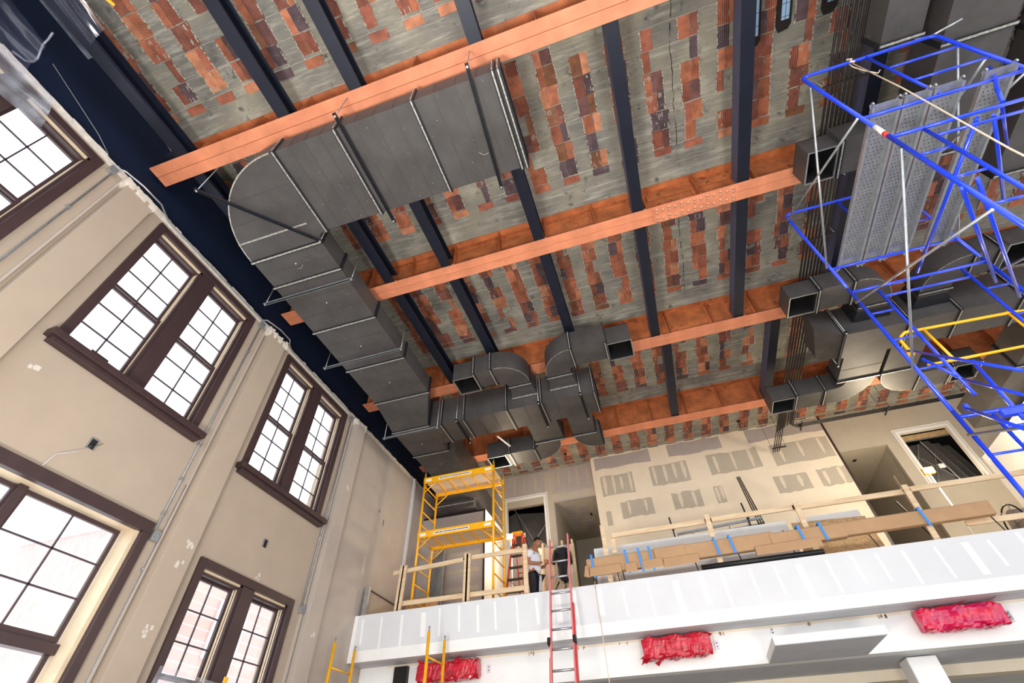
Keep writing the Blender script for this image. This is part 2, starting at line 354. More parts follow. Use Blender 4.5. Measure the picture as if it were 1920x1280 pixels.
# ---- windows
WN = [0]
def sash(root, y0, y1, z0, z1, x, cols=2, rows=3, fr=.006):
    s = build('sash', MB().box(x-.006, x, y0, y0+fr, z0, z1).box(x-.006, x, y1-fr, y1, z0, z1).box(x-.006, x, y0+fr, y1-fr, z0, z0+fr).box(x-.006, x, y0+fr, y1-fr, z1-fr, z1), 'brown', root)
    ya, yb, za, zb = y0+fr, y1-fr, z0+fr, z1-fr
    for i in range(1, cols):
        y = ya+(yb-ya)*i/cols; build('muntin', MB().box(x-.004, x-.001, y-mm(9), y+mm(9), za, zb), 'muntin', s)
    for j in range(1, rows):
        z = za+(zb-za)*j/rows; build('muntin', MB().box(x-.004, x-.001, ya, yb, z-mm(9), z+mm(9)), 'muntin', s)
    for i in range(cols):
        for j in range(rows):
            build('pane', MB().box(x-.003, x-.0025, ya+(yb-ya)*i/cols, ya+(yb-ya)*(i+1)/cols, za+(zb-za)*j/rows, za+(zb-za)*(j+1)/rows), 'glass', s)
def twin(y0, y1, z0, z1, zm, label, sill=True):
    WN[0] += 1
    r = struct('window_%d' % WN[0], loc=(-1, (y0+y1)/2, z0), label=label, cat='window')
    cw = .019; ym = (y0+y1)/2
    build('casing', MB().box(-1.004, -.993, y0, y0+cw, z0, z1).box(-1.004, -.993, y1-cw, y1, z0, z1).box(-1.004, -.993, y0+cw, y1-cw, z1-cw, z1), 'brown', r, bevel=.006)
    build('mullion', MB().box(-1.020, -.996, ym-.020, ym+.020, z0, z1-cw), 'brown', r, bevel=.006)
    if sill: build('sill', MB().box(-1.02, -.976, y0-.012, y1+.018, z0-.012, z0+.002).box(-1.0, -.984, y0-.004, y1+.010, z0-.022, z0-.012), 'brown', r, bevel=.006)
    for a, b in ((y0+cw-.004, ym-.018), (ym+.018, y1-cw+.004)):
        for xa, xb, m_, o_ in ((-1.026, -1.0205, 'tan', .001), (-1.0205, -1.0180, 'muntin', 0), (-1.0180, -1.0130, 'tan', .001), (-1.0130, -1.0095, 'brown', 0), (-1.0095, -1.0065, 'tan', .001), (-1.0065, -1.0005, 'brown', 0)):
            build('jamb_liner', MB().box(xa, xb, b-.0095-o_, b, z0, z1-cw), m_, r)
        build('jamb_liner', MB().box(-1.026, -1.0005, a, a+.003, z0, z1-cw), 'brown', r)
        build('head_liner', MB().box(-1.026, -1.0005, a, b, z1-cw-.004, z1-cw+.001), 'tan', r)
        build('head_stop', MB().box(-1.026, -1.006, a, b, z1-cw-.010, z1-cw-.0045), 'brown', r)
        sash(r, a+.003, b-.010, zm-.004, z1-cw-.010, -1.020)
        sash(r, a+.003, b-.010, z0+.002, zm+.004, -1.012)
    return r
twin(*tops[0], .660, 1.060, .846, 'brown twin sash window at the far left edge under the draped plastic')
twin(*tops[1], .660, 1.060, .846, 'largest upper brown twin window with a scrap of brown board on its lower sash')
twin(*tops[2], .660, 1.060, .846, 'upper brown twin window nearest the balcony')
twin(.832, 1.172, -.02, .427, .210, 'lower brown twin window with brickwork behind it, below the upper window nearest the balcony', sill=False)
# large lower window
WN[0] += 1
r = struct('window_%d' % WN[0], loc=(-1, .33, -.08), label='large dark framed lower window in a deep bright reveal', cat='window')
build('casing', MB().box(-1.004, -.990, -.04, .690, .421, .444).box(-1.004, -.990, .672, .690, -.08, .421), 'brown', r, bevel=.006)
build('reveal', MB().box(-1.05, -1.0, .664, .6725, -.08, .428).box(-1.05, -1.0, -.02, .664, .424, .4405), 'tan', r)
for a, b in ((.19, .462), (.462, .664), (-.02, .19)):
    for c, d, rows in ((.222, .424, 3), (-.08, .222, 4)):
        sash(r, a+.006, b-.004, c+.004, d-.002, -1.036, 2, rows, .008)
build('transom', MB().box(-1.052, -1.030, -.02, .664, .208, .224), 'brown', r, bevel=.004)
for y in (.19, .462): build('mullion', MB().box(-1.052, -1.030, y-.008, y+.008, -.08, .424), 'brown', r, bevel=.004)
tag(build('board_scrap', MB().prism([(-1.006, .395), (-1.006, .425), (-1.000, .430), (-1.000, .392)], .664, .682), 'brown'), 'scrap of brown board standing on the sill of the largest upper window', 'board')

# ---- neighbouring house outside the windows
hs = thing('neighbour_house', (-3.2, 2.6, FZ), 'pale brick building seen through the lower windows', 'building')
build('wall', MB().box(-3.8, -3.0, 1.9, 6.5, FZ, 1.25), 'brickpale', hs)
build('cornice', MB().box(-3.84, -2.96, 1.86, 6.54, 1.25, 1.32), 'white', hs)
for y in (2.2, 2.8, 3.4, 4.0):
    for z in (.15, .75):
        f = build('window', MB().box(-3.0, -2.985, y, y+.28, z, z+.34), 'greyboard', hs)
        build('pane', MB().box(-2.985, -2.982, y+.02, y+.26, z+.02, z+.32), 'zincd', f)

# ---- ceiling bays with clay tiles
ZC = 1.30
def zcurve(y, y0, y1): u = (y-y0)/(y1-y0); return ZC-.014*(2*u-1)**6+.006*(1-(2*u-1)**2)
def inframe(p):
    v = Vector(p); c = [Vector(q).dot(v) for q in RR]
    if c[2] <= .05: return None
    x = 960+876.2*c[0]/c[2]; y = 640+876.2*c[1]/c[2]
    return c[2] if -40 < x < 1960 and -40 < y < 1320 else None
tile_meshes = {}
def tile_mesh(wd, ln, seed, kind):
    rnd = random.Random(seed); pts = []
    def edge(a, b, n, j):
        for i in range(n):
            t = i/n; x = a[0]+(b[0]-a[0])*t; y = a[1]+(b[1]-a[1])*t
            pts.append((x+rnd.uniform(-j, j)*.001, y+rnd.uniform(-j, j)*.001))
    w2, l2 = wd/2, ln/2
    edge((-w2, -l2), (w2, -l2), 3, .6); edge((w2, -l2), (w2, l2), 6, 2.2 if rnd.random() < .6 else .4); edge((w2, l2), (-w2, l2), 3, .6); edge((-w2, l2), (-w2, -l2), 6, 2.2 if rnd.random() < .6 else .4)
    n = len(pts); h = mm(14)
    vs = [(x*S, y*S, -h*S) for x, y in pts]+[(x*1.0*S, y*1.0*S, .004*S) for x, y in pts]
    me = bpy.data.meshes.new('clay_tile'); me.from_pydata(vs, [], [tuple(range(n))[::-1]]+[(i, (i+1) % n, n+(i+1) % n, n+i) for i in range(n)])
    me.materials.append(K['tile_r' if kind else 'tile_s']); me.update(); return me
pool = {(w_, k): [tile_mesh(w_, .0485, 100*i+int(w_*1e4)+k, k) for i in range(9)] for w_ in (.0185, .028) for k in (0, 1)}
endpool = [tile_mesh(.047, .020, 900+i, 0) for i in range(8)]
bays = [(-.60, .232), (.272, .749), (.789, 1.259), (1.299, 1.776), (1.816, 2.24)]
wear = random.Random(5)
def broken_poly(cx, cy, wd, ln): 
    return [(cx-wd/2+wear.uniform(-.001, .001), cy-ln/2), (cx+wd/2, cy-ln/2+wear.uniform(-.001, .001)), (cx+wd/2+wear.uniform(-.001, .001), cy+ln/2), (cx-wd/2, cy+ln/2+wear.uniform(-.001, .001))]
for bi, (y0, y1) in enumerate(bays):
    mb = MB(); ny, nx = 16, 1
    prof = [(y0+(y1-y0)*i/ny, zcurve(y0+(y1-y0)*i/ny, y0, y1)) for i in range(ny+1)]
    x0, x1 = -1.03, 2.6
    vs = [(x, y, z) for x in (x0, x1) for y, z in prof]+[(x, y, 1.36) for x in (x0, x1) for y in (y0, y1)]
    n = ny+1
    fs = [(i, i+1, n+i+1, n+i) for i in range(ny)]+[(2*n, 2*n+1, 2*n+3, 2*n+2)]
    cb = struct('ceiling' if bi == 0 else 'ceiling.%03d' % bi, mb=MB().add(vs, fs, False), m='slab', cat='ceiling',
                label=['grey mortar ceiling with clay tiles, bay before the first orange beam at top left', 'tiled ceiling bay between the first and second orange beams', 'tiled ceiling bay between the second and third orange beams', 'tiled ceiling bay between the third and fourth orange beams', 'narrow tiled ceiling strip between the last beam and the back wall'][bi])
    slots = []
    ln = .0505; start = y0+(.028 if bi else .0); end = y1-(.062 if bi < 4 else .004)
    for k in range(-11, 19):
        cx = .0875*k+.004; y = start; row = 0; skipend = wear.random()
        if abs(cx+.99) < .03: continue
        while y+ln < end:
            if y < -.34: y += ln; continue
            flip = wear.random() < .5; wa, wb = (.0185, .028) if flip else (.028, .0185)
            wob = wear.uniform(-.004, .004)
            if y == start and skipend < .3: y += ln; continue
            for (w_, xx) in ((wa, cx-.0235+wa/2+wob), (wb, cx+.0235-wb/2+wob)):
                if wear.random() < (.11 if bi < 4 else .06): continue
                slots.append((xx, y+ln/2+wear.uniform(-.0012, .0012), w_, 0))
            y += ln
        if end-y > .012: slots.append((cx+wear.uniform(-.003, .003), y+.0115, .047, 1))
        if bi and wear.random() < .5: slots.append((cx, start-.008, .047, 1))
    vis = []; rest = []
    for s_ in slots:
        d = inframe((s_[0], s_[1], ZC)); (vis if d else rest).append((d or 99, s_))
    vis.sort(); keep = [s_ for d, s_ in vis[:296]]; rest = [s_ for d, s_ in vis[296:]]+[s_ for d, s_ in rest]
    for (x, y, w_, e_) in keep:
        me = wear.choice(endpool) if e_ else wear.choice(pool[(w_, 1 if wear.random() < .62 else 0)])
        o = bpy.data.objects.new('clay_tile', me); C.objects.link(o); o.parent = cb
        o.location = W((x, y, zcurve(y, y0, y1)+mm(2)))-ABS[cb.name]
        o.rotation_euler = (0, 0, wear.uniform(-.03, .03)+(math.pi if wear.random() < .5 else 0))
    if rest:
        mb = MB()
        for (x, y, w_, e_) in rest: mb.prism(broken_poly(x, y, w_, .02 if e_ else .0485), zcurve(y, y0, y1)-mm(12), zcurve(y, y0, y1)+.003)
        o = build('clay_tiles', mb, 'tile_j', cb); o['kind'] = 'stuff'
    # pale mortar joints across the ceiling and ragged mortar along the tile columns
    mb = MB(); y = start
    while y < end+ln:
        x = -1.0
        while x < 1.7:
            l_ = wear.uniform(.02, .07)
            if wear.random() < .72:
                a_, b_ = wear.uniform(-.0008, .0008), wear.uniform(-.0008, .0008); t_ = wear.uniform(.0006, .0013); zz = zcurve(min(max(y, y0), y1), y0, y1)
                mb.hexa([(x, y+a_, zz-mm(4)), (x+l_, y+b_, zz-mm(4)), (x+l_, y+b_+t_, zz-mm(4)), (x, y+a_+t_, zz-mm(4))], [(x, y+a_, zz+.002), (x+l_, y+b_, zz+.002), (x+l_, y+b_+t_, zz+.002), (x, y+a_+t_, zz+.002)])
            x += l_
        y += ln
    build('mortar_joint', mb, 'mortar', cb)['kind'] = 'stuff'
    mb = MB()
    for (x, y, w_, e_) in keep:
        if e_: continue
        k_ = round((x-.004)/.0875)*.0875+.004; s_ = 1 if x > k_ else -1; zz = zcurve(y, y0, y1); q = y-.024
        while q < y+.022:
            l_ = wear.uniform(.004, .010); ex = x+s_*(w_/2-wear.uniform(.0004, .0016)); ew = wear.uniform(.0008, .0035)
            if wear.random() < .75: mb.prism([(ex, q), (ex+s_*ew, q+l_*.3), (ex+s_*ew*.7, q+l_), (ex-s_*.0008, q+l_*.8)], zz-mm(20), zz)
            q += l_
        if wear.random() < .16:      # mortar left in the ribs
            for j in range(6):
                if wear.random() < .7:
                    a_ = x-w_/2+w_*(j+.5)/6.5; b_ = y+wear.choice((-.018, -.016, .012)); mb.box(a_-mm(6), a_+mm(5), b_-wear.uniform(0, .006), b_+wear.uniform(.003, .012), zz-mm(18), zz)
    build('mortar_smear', mb, 'mortar', cb)['kind'] = 'stuff'
    # board joints across the plaster near the far beam
    mb = MB()
    for t in (.055, .034, .012):
        if bi < 4: mb.box(-1.0, 1.9, y1-t, y1-t+mm(8), zcurve(y1-t, y0, y1)-mm(4), zcurve(y1-t, y0, y1)+.002)
    if bi < 4: build('form_board_line', mb, 'slab', cb)

CB = {o.name: o for o in bpy.data.objects if o.name.startswith('ceiling')}
for nm, bi in (('ceiling.001', 1), ('ceiling.002', 2)):
    y0, y1 = bays[bi]; mb = MB(); y = y0+.02; x = .312 if bi == 1 else .305
    while y < y1-.02:
        l_ = wear.uniform(.004, .016); zz = zcurve(y, y0, y1); x2 = x+wear.uniform(-.002, .002); t_ = wear.uniform(.0006, .0022)
        if wear.random() < .8: mb.hexa([(x, y, zz-mm(5)), (x+t_, y, zz-mm(5)), (x2+t_, y+l_, zz-mm(5)), (x2, y+l_, zz-mm(5))], [(x, y, zz+.001), (x+t_, y, zz+.001), (x2+t_, y+l_, zz+.001), (x2, y+l_, zz+.001)])
        x = x2; y += l_
    build('dark_crack', mb, 'hole', CB[nm])
for (x, ya, yb) in ((.500, .335, .470), (.568, .335, .455), (.668, .36, .45)):
    zz = 1.301
    h_ = build('broken_tile_opening', MB().prism([(x-.016, ya), (x+.016, ya), (x+.017, yb-.01), (x+.010, yb), (x-.010, yb+.003), (x-.017, yb-.012)], zz-mm(26), zz), 'hole', CB['ceiling.001'])
    build('glass_panel', MB().box(x-.006, x+.011, ya, yb-.022, zz-mm(30), zz-mm(26)), 'frosty', h_)
    for k in range(4): build('glazing_bar', MB().box(x-.006, x+.011, ya+.01+k*.027, ya+.011+k*.027, zz-mm(33), zz-mm(30)), 'black', h_)
    build('glazing_bar', MB().box(x+.002, x+.003, ya, yb-.022, zz-mm(33), zz-mm(30)), 'black', h_)
# ---- orange riveted girders
ORD = ['first', 'second', 'third', 'fourth']
for bi, (a, b) in enumerate([(.226, .278), (.743, .795), (1.253, 1.305), (1.764, 1.816)]):
    c = (a+b)/2; z0 = 1.16; xl, xr = -.998, 2.5
    t = thing('steel_girder', (xl, c, z0), ['rust orange steel girder running above the large black duct at top left', 'rust orange steel girder with a riveted splice plate, across the middle', 'rust orange steel girder just before the branching duct trunk', 'rust orange steel girder furthest back, before the last tiled strip'][bi], 'beam', 'orange ceiling girders')
    build('flange_plate', MB().box(xl, xr, a, c-mm(3), z0, z0+mm(22)), 'orange', t, bevel=.003)
    build('flange_plate', MB().box(xl, xr, c+mm(3), b, z0, z0+mm(22)), 'orange', t, bevel=.003)
    build('web', MB().box(xl, xr, c-mm(8), c+mm(8), z0+mm(22), 1.34), 'oranged', t)
    build('top_flange', MB().box(xl, xr, c-.021, c+.021, 1.283, 1.290), 'oranged', t)
    build('angle_iron', MB().box(xl, xr, c-.014, c-mm(8), z0+mm(22), z0+mm(34)).box(xl, xr, c-mm(20), c-mm(8), z0+mm(34), z0+mm(130)).box(xl, xr, c-mm(20), c-mm(8), 1.262, 1.283), 'oranged', t)
    rv = MB(); x = -.9
    while x < 1.6:
        rv.dome((x, c-mm(20), 1.272), .017, (0, -1, 0)); rv.dome((x+.01, c-mm(20), z0+mm(85)), .017, (0, -1, 0)); x += .021
    build('rivet_rows', rv, 'oranged', t)['kind'] = 'stuff'
    x = -.86+.03*bi
    while x < 1.7:
        s_ = build('stiffener', MB().box(x, x+mm(10), c-.022, c-mm(8), z0+mm(22), 1.283).box(x-mm(60), x, c-mm(20), c-mm(8), z0+mm(130), 1.262), 'oranged', t)
        rr = MB()
        for q in range(7): rr.dome((x-mm(30), c-mm(20), z0+.03+q*.0125), .014, (0, -1, 0))
        build('rivets', rr, 'orange', s_)['kind'] = 'stuff'
        x += .145
    if bi == 1:
        sp = build('splice_plate', MB().box(.200, .425, a+.002, b-.002, z0-mm(14), z0), 'orange', t, bevel=.003)
        q = 0
        for i in range(13):
            for yy in ((a+.009, a+.018, b-.018, b-.009) if i % 2 == 0 else (a+.013, b-.013)):
                build('rivet', MB().dome((.209+i*.017, yy, z0-mm(14)), .034), 'rivet', sp)
        build('splice_plate', MB().box(.20, .44, c-mm(34), c-mm(20), 1.235, 1.262), 'oranged', t)
        g = MB()
        for i in range(10):
            for j in range(3): g.dome((.335+j*.009, c-mm(20), z0+.012+i*.0095), .02, (0, -1, 0))
        build('rivet_cluster', g, 'oranged', t)['kind'] = 'stuff'
# ragged dark gap along the far side of the ceiling before each beam
# ---- purlins
PN = {-.92: 'window wall', -.62: 'a', -.43: 'b'}
colname = {0: 'nearest the navy wall', 1: 'second from the navy wall', 2: 'third from the navy wall', 3: 'fourth from the navy wall', 4: 'fifth from the navy wall', 5: 'sixth from the navy wall', 6: 'rightmost, beside the black pipes'}
bayname = ['before the first orange girder', 'between the first and second orange girders', 'between the second and third orange girders', 'between the third and fourth orange girders']
px_ = [-.915, -.620, -.430, -.139, .146, .424, .709]
spans = [(-.6, .238), (.266, .752), (.784, 1.262), (1.294, 1.77)]
def purlin(x, bi, label, zb=1.1655, wd=.030):
    y0, y1 = spans[bi]
    t = thing('steel_purlin', (x, y0, zb), label, 'beam', 'black ceiling purlins')
    build('bottom_flange', MB().box(x, x+wd, y0, y1, zb, zb+mm(9)), 'purlin', t)
    build('web', MB().box(x, x+mm(9), y0, y1, zb+mm(9), zb+.045), 'purlin_lit', t)
    build('lip', MB().box(x+wd-mm(8), x+wd, y0, y1, zb+mm(9), zb+mm(34)), 'purlin', t)
    build('top_flange', MB().box(x, x+wd, y0, y1, zb+.045, zb+.045+mm(9)), 'purlin', t)
    build('bolt', MB().dome((x+wd+.004, y1-.006, zb+.002), .02), 'orange', t)
for bi in range(3):
    for i, x in enumerate(px_): purlin(x, bi, 'black steel purlin %s, %s' % (bayname[bi], colname[i]))
purlin(.180, 3, 'single black steel purlin hanging mid bay between the third and fourth orange girders')
purlin(.548, 3, 'black steel purlin beside the pipes between the third and fourth orange girders')
mb = MB().tube([(-1.006, 0.16, 1.085), (-.996, .182, 1.075), (-.985, .20, 1.08), (-.972, .24, 1.075), (-.968, .29, 1.072), (-.99, .315, 1.085), (-.996, .34, 1.078), (-.996, .69, 1.078), (-.985, .70, 1.083), (-.970, .745, 1.08), (-.968, .79, 1.078), (-.99, .815, 1.085), (-.996, .84, 1.078), (-.997, 1.19, 1.078), (-.996, 1.202, 1.06)], .014, 6)
tag(build('metal_conduit', mb, 'zinc'), 'thin grey flexible conduit looping along the top of the window wall', 'conduit')
tag(build('wire_loop', MB().tube([(-1.010, -.02, 1.17), (-1.010, .12, 1.125), (-1.009, .155, 1.105), (-1.008, .17, 1.09), (-1.008, .15, 1.083)], .006, 5), 'zincd'), 'thin wire loop on the navy strip above the far left window', 'wire')

# ---- junction boxes and conduits on the window wall
def jbox(y, z, label, x=-1.0):
    t = thing('junction_box', (x, y, z), label, 'electrical box', 'junction boxes on the window wall')
    build('box', MB().box(x, x+.010, y-.008, y+.008, z-.009, z+.009), 'zinc', t, bevel=.004)
    build('cover', MB().box(x+.010, x+.0115, y-.0085, y+.0085, z-.0095, z+.0095), 'zincd', t)
    for k in (-.004, .004): build('screw', MB().dome((x+.0115, y+k, z+k), .006, (1, 0, 0)), 'black', t)
jbox(.184, 1.060, 'junction box at the top right corner of the far left window')
jbox(.697, 1.060, 'junction box at the top right corner of the largest upper window')
jbox(1.205, 1.056, 'junction box at the top right corner of the upper window nearest the balcony')
jbox(.702, .422, 'junction box at the corner of the large lower window')
jbox(1.209, .413, 'junction box beside the small lower twin window')
def conduit(y, z0, z1, label, clips, y2=None):
    t = thing('wall_conduit', (-.996, y, z0), label, 'conduit', 'conduits down the window wall')
    build('pipe', MB().tube([(-.9955, y2 or y, z0), (-.9955, y, z1)], .013, 8), 'zincd', t)
    for z in clips:
        yy = y+((y2 or y)-y)*(z1-z)/(z1-z0)
        build('strap', MB().box(-1.0, -.9925, yy-.005, yy+.004, z-.002, z+.002), 'zinc', t)
conduit(.188, .30, 1.052, 'conduit running down beside the far left window', (.9, .6))
conduit(.698, .43, 1.052, 'conduit dropping from beside the largest upper window to the corner of the large lower window', (.95, .64, .55, .47))
conduit(1.207, .42, 1.048, 'conduit dropping beside the upper window nearest the balcony', (.9, .62, .5))
conduit(.716, -.2, .545, 'separate conduit rising from below beside the large lower window', (.36, .1))

# ---- mezzanine
YF = 1.478
mz = struct('trim_1', mb=MB().box(-1.0, 2.6, YF, YF+.02, .332, .462), m='white', label='long white drywall balcony fascia crossing the room', cat='fascia')
x = -.965; k = 0
while x < 1.6:
    wd = random.choice((.008, .006, .016, .007)); top = .455-random.uniform(0, .01); lo = .365+random.uniform(-.005, .02)
    build('taped_joint', MB().hexa([(x, YF-mm(1.5), lo), (x+wd, YF-mm(1.5), lo), (x+wd*.9, YF, lo), (x, YF, lo)], [(x-.004, YF-mm(1.5), top), (x+wd*1.1-.004, YF-mm(1.5), top), (x+wd-.004, YF, top), (x-.004, YF, top)]), 'white2', mz)
    x += random.uniform(.055, .075)
build('corner_bead', MB().box(-1.0, 2.6, YF-mm(3), YF, .332, .362), 'white2', mz)
build('corner_bead', MB().box(-1.0, -.985, YF-mm(2.5), YF, .362, .462), 'white2', mz)
struct('trim_2', mb=MB().box(-1.0, 2.6, YF+.02, 3.3, .400, .455), m='gyps', label='balcony floor slab behind the white fascia', cat='floor')
struct('trim_3', mb=MB().box(-1.0, 2.6, YF+.02, 1.572, .332, .400), m='soff', label='underside strip of the balcony edge', cat='soffit')
lw = struct('trim_4', mb=MB().box(-1.0, 2.6, 1.560, 1.60, .250, .332), m='white2', label='white wall band below the balcony holding the red wrapped lights', cat='wall')
struct('trim_5', mb=MB().box(-1.0, 2.6, 1.60, 1.80, .250, .27), m='soff', label='grey soffit under the white wall band', cat='soffit')
struct('trim_6', mb=MB().box(-1.0, 2.6, 1.80, 1.86, .225, .27), m='cream', label='second beam face under the balcony', cat='beam')
struct('trim_7', mb=MB().box(-1.0, 2.6, 1.86, 3.2, .25, .29), m='greyboard', label='ground floor ceiling under the balcony', cat='ceiling')
lb = struct('trim_8', mb=MB().box(.197, .427, 1.354, 1.56, .2495, .266), m='white2', label='white boxed soffit projecting between the red wrapped lights', cat='soffit')
build('grey_underside', MB().box(.199, .425, 1.357, 1.56, .2485, .2495), 'soff', lb)  # thin grey plate over the underside of the white box
struct('wall_back_lower', mb=MB().box(-1.0, 2.6, 2.6, 2.65, FZ, .25), m='cream', label='cream back wall on the ground floor', cat='wall')
tag(build('square_column', MB().box(.525, .592, 1.63, 1.70, FZ, .248), 'white2', bevel=.02), 'square white column under the balcony between the boxed soffit and the magenta wrapped light', 'column')
build('jagged_compound_line', MB().box(-.9, 1.3, 1.558, 1.560, .326, .331), 'cream', lw)
for (x, n) in ((-.285, 3), (-.16, 3), (-.05, 4), (.045, 5), (.10, 4), (.50, 5), (.56, 3), (.33, 3), (-.43, 4), (.65, 3)):
    mb = MB()
    for k in range(n):
        a = x+random.uniform(-.012, .012); mb.box(a, a+random.uniform(.001, .004), 1.5575, 1.559, .319+random.uniform(0, .006), .329)
    build('torn_paper', mb, 'card', lw)

# back wall of the balcony level
YB = 2.2
def holed(x0, x1, z0, z1, holes, ya, yb, mb=None):
    mb = mb or MB(); xs = sorted(set([x0, x1]+[h[i] for h in holes for i in (0, 1)])); zz = sorted(set([z0, z1]+[h[i] for h in holes for i in (2, 3)]))
    for i in range(len(xs)-1):
        for j in range(len(zz)-1):
            cx = (xs[i]+xs[i+1])/2; cz = (zz[j]+zz[j+1])/2
            if not any(h[0] < cx < h[1] and h[2] < cz < h[3] for h in holes): mb.box(xs[i], xs[i+1], ya, yb, zz[j], zz[j+1])
    return mb
wb = struct('wall_back', mb=MB().box(-.240, .866, YB, YB+.03, .455, 1.31), m='cream', label='pale taped drywall bump-out at the back of the balcony', cat='wall')
wb2 = struct('wall_back_left', mb=holed(-1.0, -.240, .455, 1.31, [(-.71, -.512, .895, 1.148), (-.457, -.240, .455, 1.105)], YB+.03, YB+.05), m='gypsg', label='grey drywall at the back left of the balcony with a window opening and doorway', cat='wall')
wb3 = struct('wall_back_right', mb=holed(.866, 1.9, .455, 1.31, [(.874, 1.074, .455, 1.112), (1.142, 1.330, .895, 1.152)], YB+.03, YB+.05), m='gyps', label='beige drywall at the back right of the balcony with two openings', cat='wall')
# mud patterns: bare board rectangles with screw lines
def bare(x0, x1, z0, z1, m, host, yy, streaks, sm='streak'):
    n = 7; top = [(x0+(x1-x0)*i/n, z1+random.uniform(-.004, .004)) for i in range(n+1)]; bot = [(x0+(x1-x0)*i/n, z0+random.uniform(-.004, .004)) for i in range(n+1)][::-1]
    poly = bot[::-1]+top[::-1]
    vs = [(x, yy-mm(2), z) for x, z in poly]+[(x, yy, z) for x, z in poly]; N_ = len(poly)
    p = build('bare_board', MB().add(vs, [tuple(range(N_))]+[(i, (i+1) % N_, N_+(i+1) % N_, N_+i) for i in range(N_)]), m, host)
    for s_ in range(streaks):
        cx = x0+(x1-x0)*(s_+.5)/streaks+random.uniform(-.004, .004); w0 = random.uniform(.0045, .0075); zt = z1-(z1-z0)*random.uniform(0, .15); zl = z0+(z1-z0)*random.uniform(.05, .25)
        q = build('screw_line', MB().add([(cx-w0, yy-mm(3.5), zt), (cx+w0, yy-mm(3.5), zt), (cx+w0*1.4, yy-mm(3.5), (zt+zl)/2), (cx+w0*.5, yy-mm(3.5), zl), (cx-w0*.5, yy-mm(3.5), zl), (cx-w0*1.2, yy-mm(3.5), (zt+zl)/2)], [(0, 1, 2, 3, 4, 5)]), sm, p)
for i in range(3): bare(-.225+.375*i if i else -.222, .060+.345*i if i < 2 else .866, 1.222, 1.290, 'gypsg', wb, YB, 0)
bare(-.205, -.045, 1.075, 1.180, 'gyps', wb, YB, 4)
bare(.040, .220, 1.085, 1.190, 'gyps', wb, YB, 4)
bare(.315, .545, 1.090, 1.195, 'gyps', wb, YB, 3)
bare(.60, .850, 1.085, 1.190, 'gyps', wb, YB, 3)
for (a, b) in ((-.13, .02), (.11, .24), (.30, .34), (.56, .70), (.74, .86)): bare(a, b, .955, 1.035, 'gyps', wb, YB, 2)
bare(-.205, -.18, .93, 1.0, 'gyps', wb, YB, 0)
for (a, b) in ((-.70, -.52), (-.50, -.41), (-.39, -.25)): bare(a, b, 1.165, 1.28, 'gypsg', wb2, YB+.03, 3, 'gyps')
build('taped_seam', MB().box(-.50, -.462, YB+.03-mm(3), YB+.03, .46, 1.28).box(-.73, -.24, YB+.03-mm(4), YB+.03, 1.112, 1.15), 'gyps', wb2)
build('corner_bead', MB().box(.858, .868, YB-mm(4), YB+.03, .455, 1.3), 'brown', wb, label='dark exposed board edge')
def frame_open(host, x0, x1, z0, z1, yy, m='white2', w_=.012):
    build('opening_frame', MB().box(x0-w_, x0, yy-mm(8), yy, z0, z1+w_).box(x1, x1+w_, yy-mm(8), yy, z0, z1+w_).box(x0, x1, yy-mm(8), yy, z1, z1+w_), m, host)
    build('opening_frame', MB().box(x0-w_*1.7, x0-w_*1.3, yy-mm(6), yy, z0, z1+w_*1.7).box(x1+w_*1.3, x1+w_*1.7, yy-mm(6), yy, z0, z1+w_*1.7).box(x0-w_*1.3, x1+w_*1.3, yy-mm(6), yy, z1+w_*1.3, z1+w_*1.7), m, host)
frame_open(wb2, -.71, -.512, .895, 1.148, YB+.03)
frame_open(wb3, 1.142, 1.330, .895, 1.152, YB+.03)
# rooms behind the openings
def room(x0, x1, z1, y1, name, label, m='gyps'):
    mb = MB().box(x0-.01, x0, YB+.05, y1, .455, z1).box(x1, x1+.01, YB+.05, y1, .455, z1).box(x0-.01, x1+.01, YB+.05, y1, z1, z1+.01).box(x0-.01, x1+.01, y1, y1+.01, .455, z1)
    return struct(name, mb=mb, m=m, label=label, cat='wall')
ra = room(-.457, -.235, 1.108, 2.75, 'wall_corridor', 'taped drywall corridor seen through the left doorway')
for (x, y) in ((-.40, 2.36), (-.40, 2.52), (-.33, 2.40), (-.33, 2.58)):
    build('ceiling_board', MB().box(x-.025, x+.025, y-.07, y+.04, 1.107, 1.108), 'gypsg', ra)
build('ceiling_light_hole', MB().box(-.31, -.30, 2.42, 2.45, 1.1065, 1.108), 'hole', ra)
rb = room(.874, 1.08, 1.115, 2.8, 'wall_alcove', 'taped drywall alcove seen through the right doorway')
for z in (.6, .75, .9): build('screw_line', MB().box(1.078, 1.080, 2.35, 2.37, z, z+.12), 'streak', rb)
for (x, z) in ((.9, .6), (.94, .6), (.98, .6), (1.02, .6)): build('screw_line', MB().box(x, x+.01, 2.797, 2.8, z, z+.3), 'streak', rb)
build('ceiling_light_hole', MB().box(.955, .970, 2.33, 2.35, 1.1135, 1.115), 'hole', rb)
# shaft box at the left end of the balcony
sb = struct('wall_shaft', mb=MB().box(-.996, -.700, 1.87, YB+.03, .455, .950), m='gypsg', label='grey drywall shaft enclosure behind the yellow scaffold', cat='wall')
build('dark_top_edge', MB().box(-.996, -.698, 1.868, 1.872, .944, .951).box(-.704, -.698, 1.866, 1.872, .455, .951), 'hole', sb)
build('lit_side_face', MB().box(-.700, -.697, 1.872, YB+.03, .455, .950), 'white2', sb)  # white colour paints the light falling on this side of the shaft
for z in (.62, .69, .76): build('smear', MB().box(-.96, -.72, 1.8685, 1.870, z, z+.02), 'gyps', sb)
